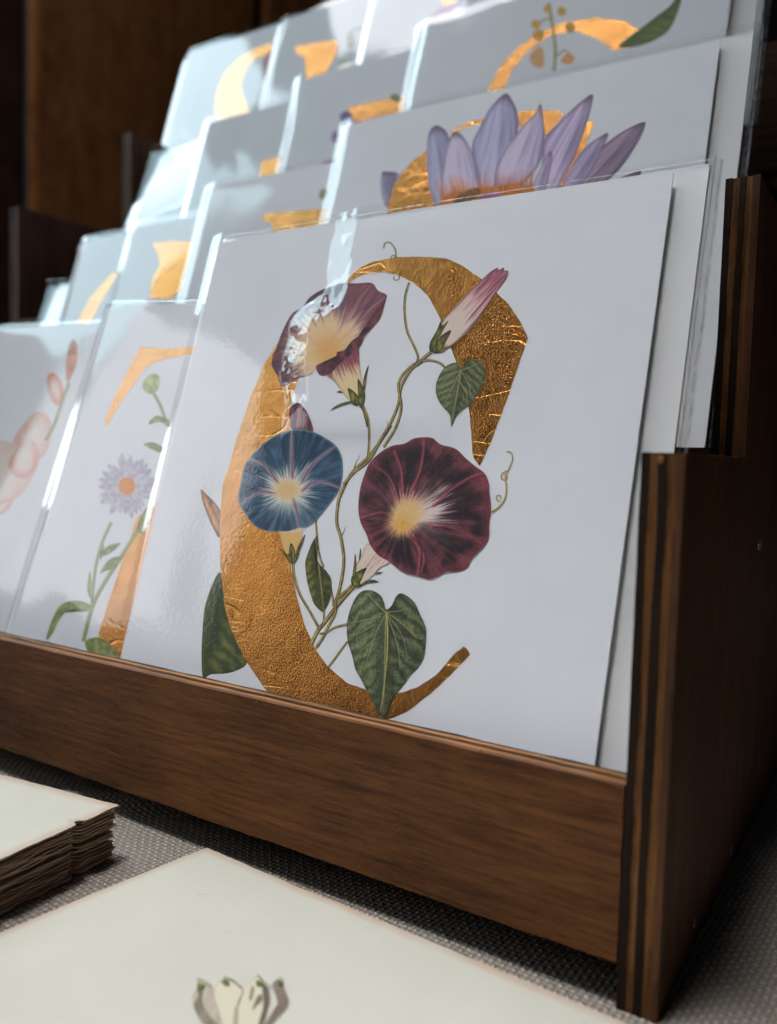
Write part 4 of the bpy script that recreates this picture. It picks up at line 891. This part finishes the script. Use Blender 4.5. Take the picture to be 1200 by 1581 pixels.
def front_pages():
    zt = TZ+0.0042
    g = empty('print_sheaf', loc=(0, 0, 0))
    tag(g, 'sheaf of old cream paper prints with a grey flower sketch, lying before the rack', 'paper')
    A0 = on_z((318, 1308), zt)[:2]; B0 = on_z((958, 1577), zt)[:2]; C0 = on_z((0, 1440), zt)[:2]
    eu = (B0-A0)/np.linalg.norm(B0-A0); ev = (C0-A0)/np.linalg.norm(C0-A0)
    top = None
    offs = [(0, 0), (-0.0004, -0.0012), (0.0004, -0.0022), (-0.0002, -0.0034)]
    for i, (a, b) in enumerate(offs):
        c0 = A0+eu*b+ev*a
        o = page('sheet', (c0, c0+eu*0.24, c0+ev*0.32), zt-i*0.00095, 0.00028, g, 21+i, 0.00025, 0.0028, 70, 70, (0.0003+0.0004*i, 0.00025))
        if i == 0: top = o
    fr = Frame((0, 0, zt), (1, 0, 0), (0, 1, 0))
    A = Art(fr, top, 0.0); 
    # printed sketch, laid on the sheet (mesh is in the table frame)
    hold = empty('printed_flower_sketch'); hold.parent = top; hold.location = (0, 0, zt+0.00035)
    A.p = top
    class B(Art):
        def _put(s, name, P, F, cols, mat, dn=0.00003):
            s.n += dn; uv = s.f.uv(P.reshape(-1, 2)); V = np.c_[uv, np.full(len(uv), zt+0.00032+s.n)]
            return mesh_obj(name, V, F, mat, s.p, None if cols is None else albedo(cols.reshape(-1, 3))*0.6)
    bpy.data.objects.remove(hold)
    A = B(fr, top, 0.0)
    pg = (197, 194, 180); gr = (120, 110, 100); dk = (112, 102, 94)
    def shade(c0, c1, ang, k=9): 
        ca, sa = math.cos(ang), math.sin(ang)
        return lambda P, R: mix(c0, c1, np.clip(ss(0.5, 1.0, R)*0.15+1.6*(fbm((P[..., 0]*ca+P[..., 1]*sa)/k, P[..., 1]/70, 3)-0.32), 0, 1))
    bl = lambda pts, c, fn: A.blob('printed_petal', zPd(*pts), zPd(c)[0], fn, 70, 18)
    bl(((160, 165), (230, 190), (300, 240), (330, 350), (360, 480), (400, 620), (330, 640), (250, 600), (170, 500), (115, 400), (110, 320), (150, 240)), (220, 420), shade((176, 170, 160), (150, 142, 132), 0.5))
    bl(((150, 220), (190, 215), (220, 250), (205, 330), (220, 420), (280, 520), (370, 620), (300, 640), (210, 580), (140, 470), (120, 400), (165, 310)), (190, 430), shade(dk, (150, 142, 132), 0.5, 7))
    bl(((950, 155), (985, 190), (1010, 260), (1045, 360), (1020, 440), (930, 530), (850, 630), (800, 640), (850, 540), (930, 430), (930, 350), (900, 260), (890, 200)), (960, 370), shade(dk, (140, 128, 120), 0.8, 6))
    bl(((420, 145), (520, 190), (600, 265), (570, 350), (540, 440), (540, 640), (420, 640), (370, 480), (320, 330), (330, 230)), (450, 400), lambda P, R: mix((190, 188, 174), (150, 140, 134), ss(0.9, 1, R)*0.55))
    bl(((745, 130), (800, 190), (850, 260), (860, 360), (820, 470), (780, 640), (560, 640), (550, 460), (590, 330), (640, 220)), (690, 420), lambda P, R: mix((192, 190, 176), (150, 140, 134), ss(0.92, 1, R)*0.6))
    bl(((800, 200), (850, 260), (858, 370), (830, 480), (780, 640), (740, 640), (790, 480), (800, 380), (790, 290)), (815, 400), shade((96, 86, 80), dk, 0.2, 6))
    bl(((775, 310), (790, 370), (740, 420), (690, 470), (700, 430), (740, 340)), (745, 395), shade(gr, dk, 0.2, 6)); bl(((690, 230), (710, 260), (690, 350), (660, 365), (670, 290)), (685, 300), shade((150, 142, 134), gr, 0.2, 6))
    bl(((520, 450), (550, 450), (545, 640), (505, 640)), (528, 560), shade((160, 150, 142), (140, 130, 124), 0.2))
    for x, y, a, b in ((195, 235, 34, 22), (435, 200, 42, 26), (765, 210, 46, 24), (965, 205, 20, 26)):
        bl(tuple((px+rng.uniform(-8, 8), py+rng.uniform(-6, 6)) for px, py in ell(x, y, a, b, 0.35, 12)), (x, y), two((104, 122, 66), (72, 96, 50), 2.0))
    for pts in (((150, 165), (210, 185), (300, 240)), ((415, 145), (520, 195), (600, 265)), ((740, 130), (790, 180), (850, 235), (890, 245)), ((950, 155), (985, 175), (990, 200))):
        A.stroke('printed_line', zPd(*pts), 1.6, (120, 104, 96), (150, 138, 126), 30)
    # fine hairs and specks of the engraving on the paper
    for q in (((305, 1388), (316, 1386), (321, 1388)), ((346, 1448), (352, 1446), (358, 1444)), ((410, 1414), (412, 1416))):
        A.stroke('printed_line', list(q), 0.8, (150, 140, 130), (176, 168, 156), 8)
front_pages()
def book_stack():
    zt = TZ+0.0150
    A0 = on_z((183, 1243), zt)[:2]; B0 = on_z((0, 1196), zt)[:2]; C0 = on_z((0, 1326), zt)[:2]
    eu = (B0-A0)/np.linalg.norm(B0-A0); ev = (C0-A0)/np.linalg.norm(C0-A0)
    g = empty('book_block', loc=(0, 0, 0))
    tag(g, 'coverless old book block with torn sewn spine, stacked leaves beside the rack', 'book')
    r = random.Random(4)
    levels = []; dz = 0.0
    while dz < 0.0138:                                            # sewn gatherings: a few leaves close together, then a gap
        for q in range(r.choice([2, 3, 3])):
            levels.append((dz, 0.0 if not levels else r.uniform(0.0002, 0.0012)+dz*0.10, r.uniform(0.0003, 0.00055))); dz += r.uniform(0.00055, 0.0007)
        dz += r.uniform(0.0004, 0.0010)
    for i, (dz, off, th) in enumerate(levels):
        c0 = A0+eu*(off+r.uniform(-0.0003, 0.0003))+ev*r.uniform(-0.0004, 0.0004)
        a = r.uniform(-0.0003, 0.0003); nj = r.uniform(-0.0007, 0.0007); nd = r.uniform(0.0016, 0.0032); ph = r.uniform(0, 6)
        sg = (lambda a, ph: lambda s, t: a*np.exp(-s/0.006)*np.sin(t/0.016+ph))(a if i else 0.0001, ph)
        page('leaf', (c0, c0+eu*0.11, c0+ev*0.15), zt-dz, th, g, 41+i, 0.00012 if i else 0.0001, 0.004, 60, 150, (0.0008 if i else 0.0003, 0.0003), sg,
             ((0.0125+nj, 0.0009, nd), (0.0365+nj, 0.0009, nd), (0.072, 0.001, 0.003)))
    # the inner, set back text block that carries the torn leaves
    c0 = A0+eu*0.006+ev*0.001
    page('text_block', (c0, c0+eu*0.10, c0+ev*0.148), zt-0.0006, 0.0140, g, 77, 0.0001, 0.2, 20, 40, (0.0006, 0.0002))
book_stack()
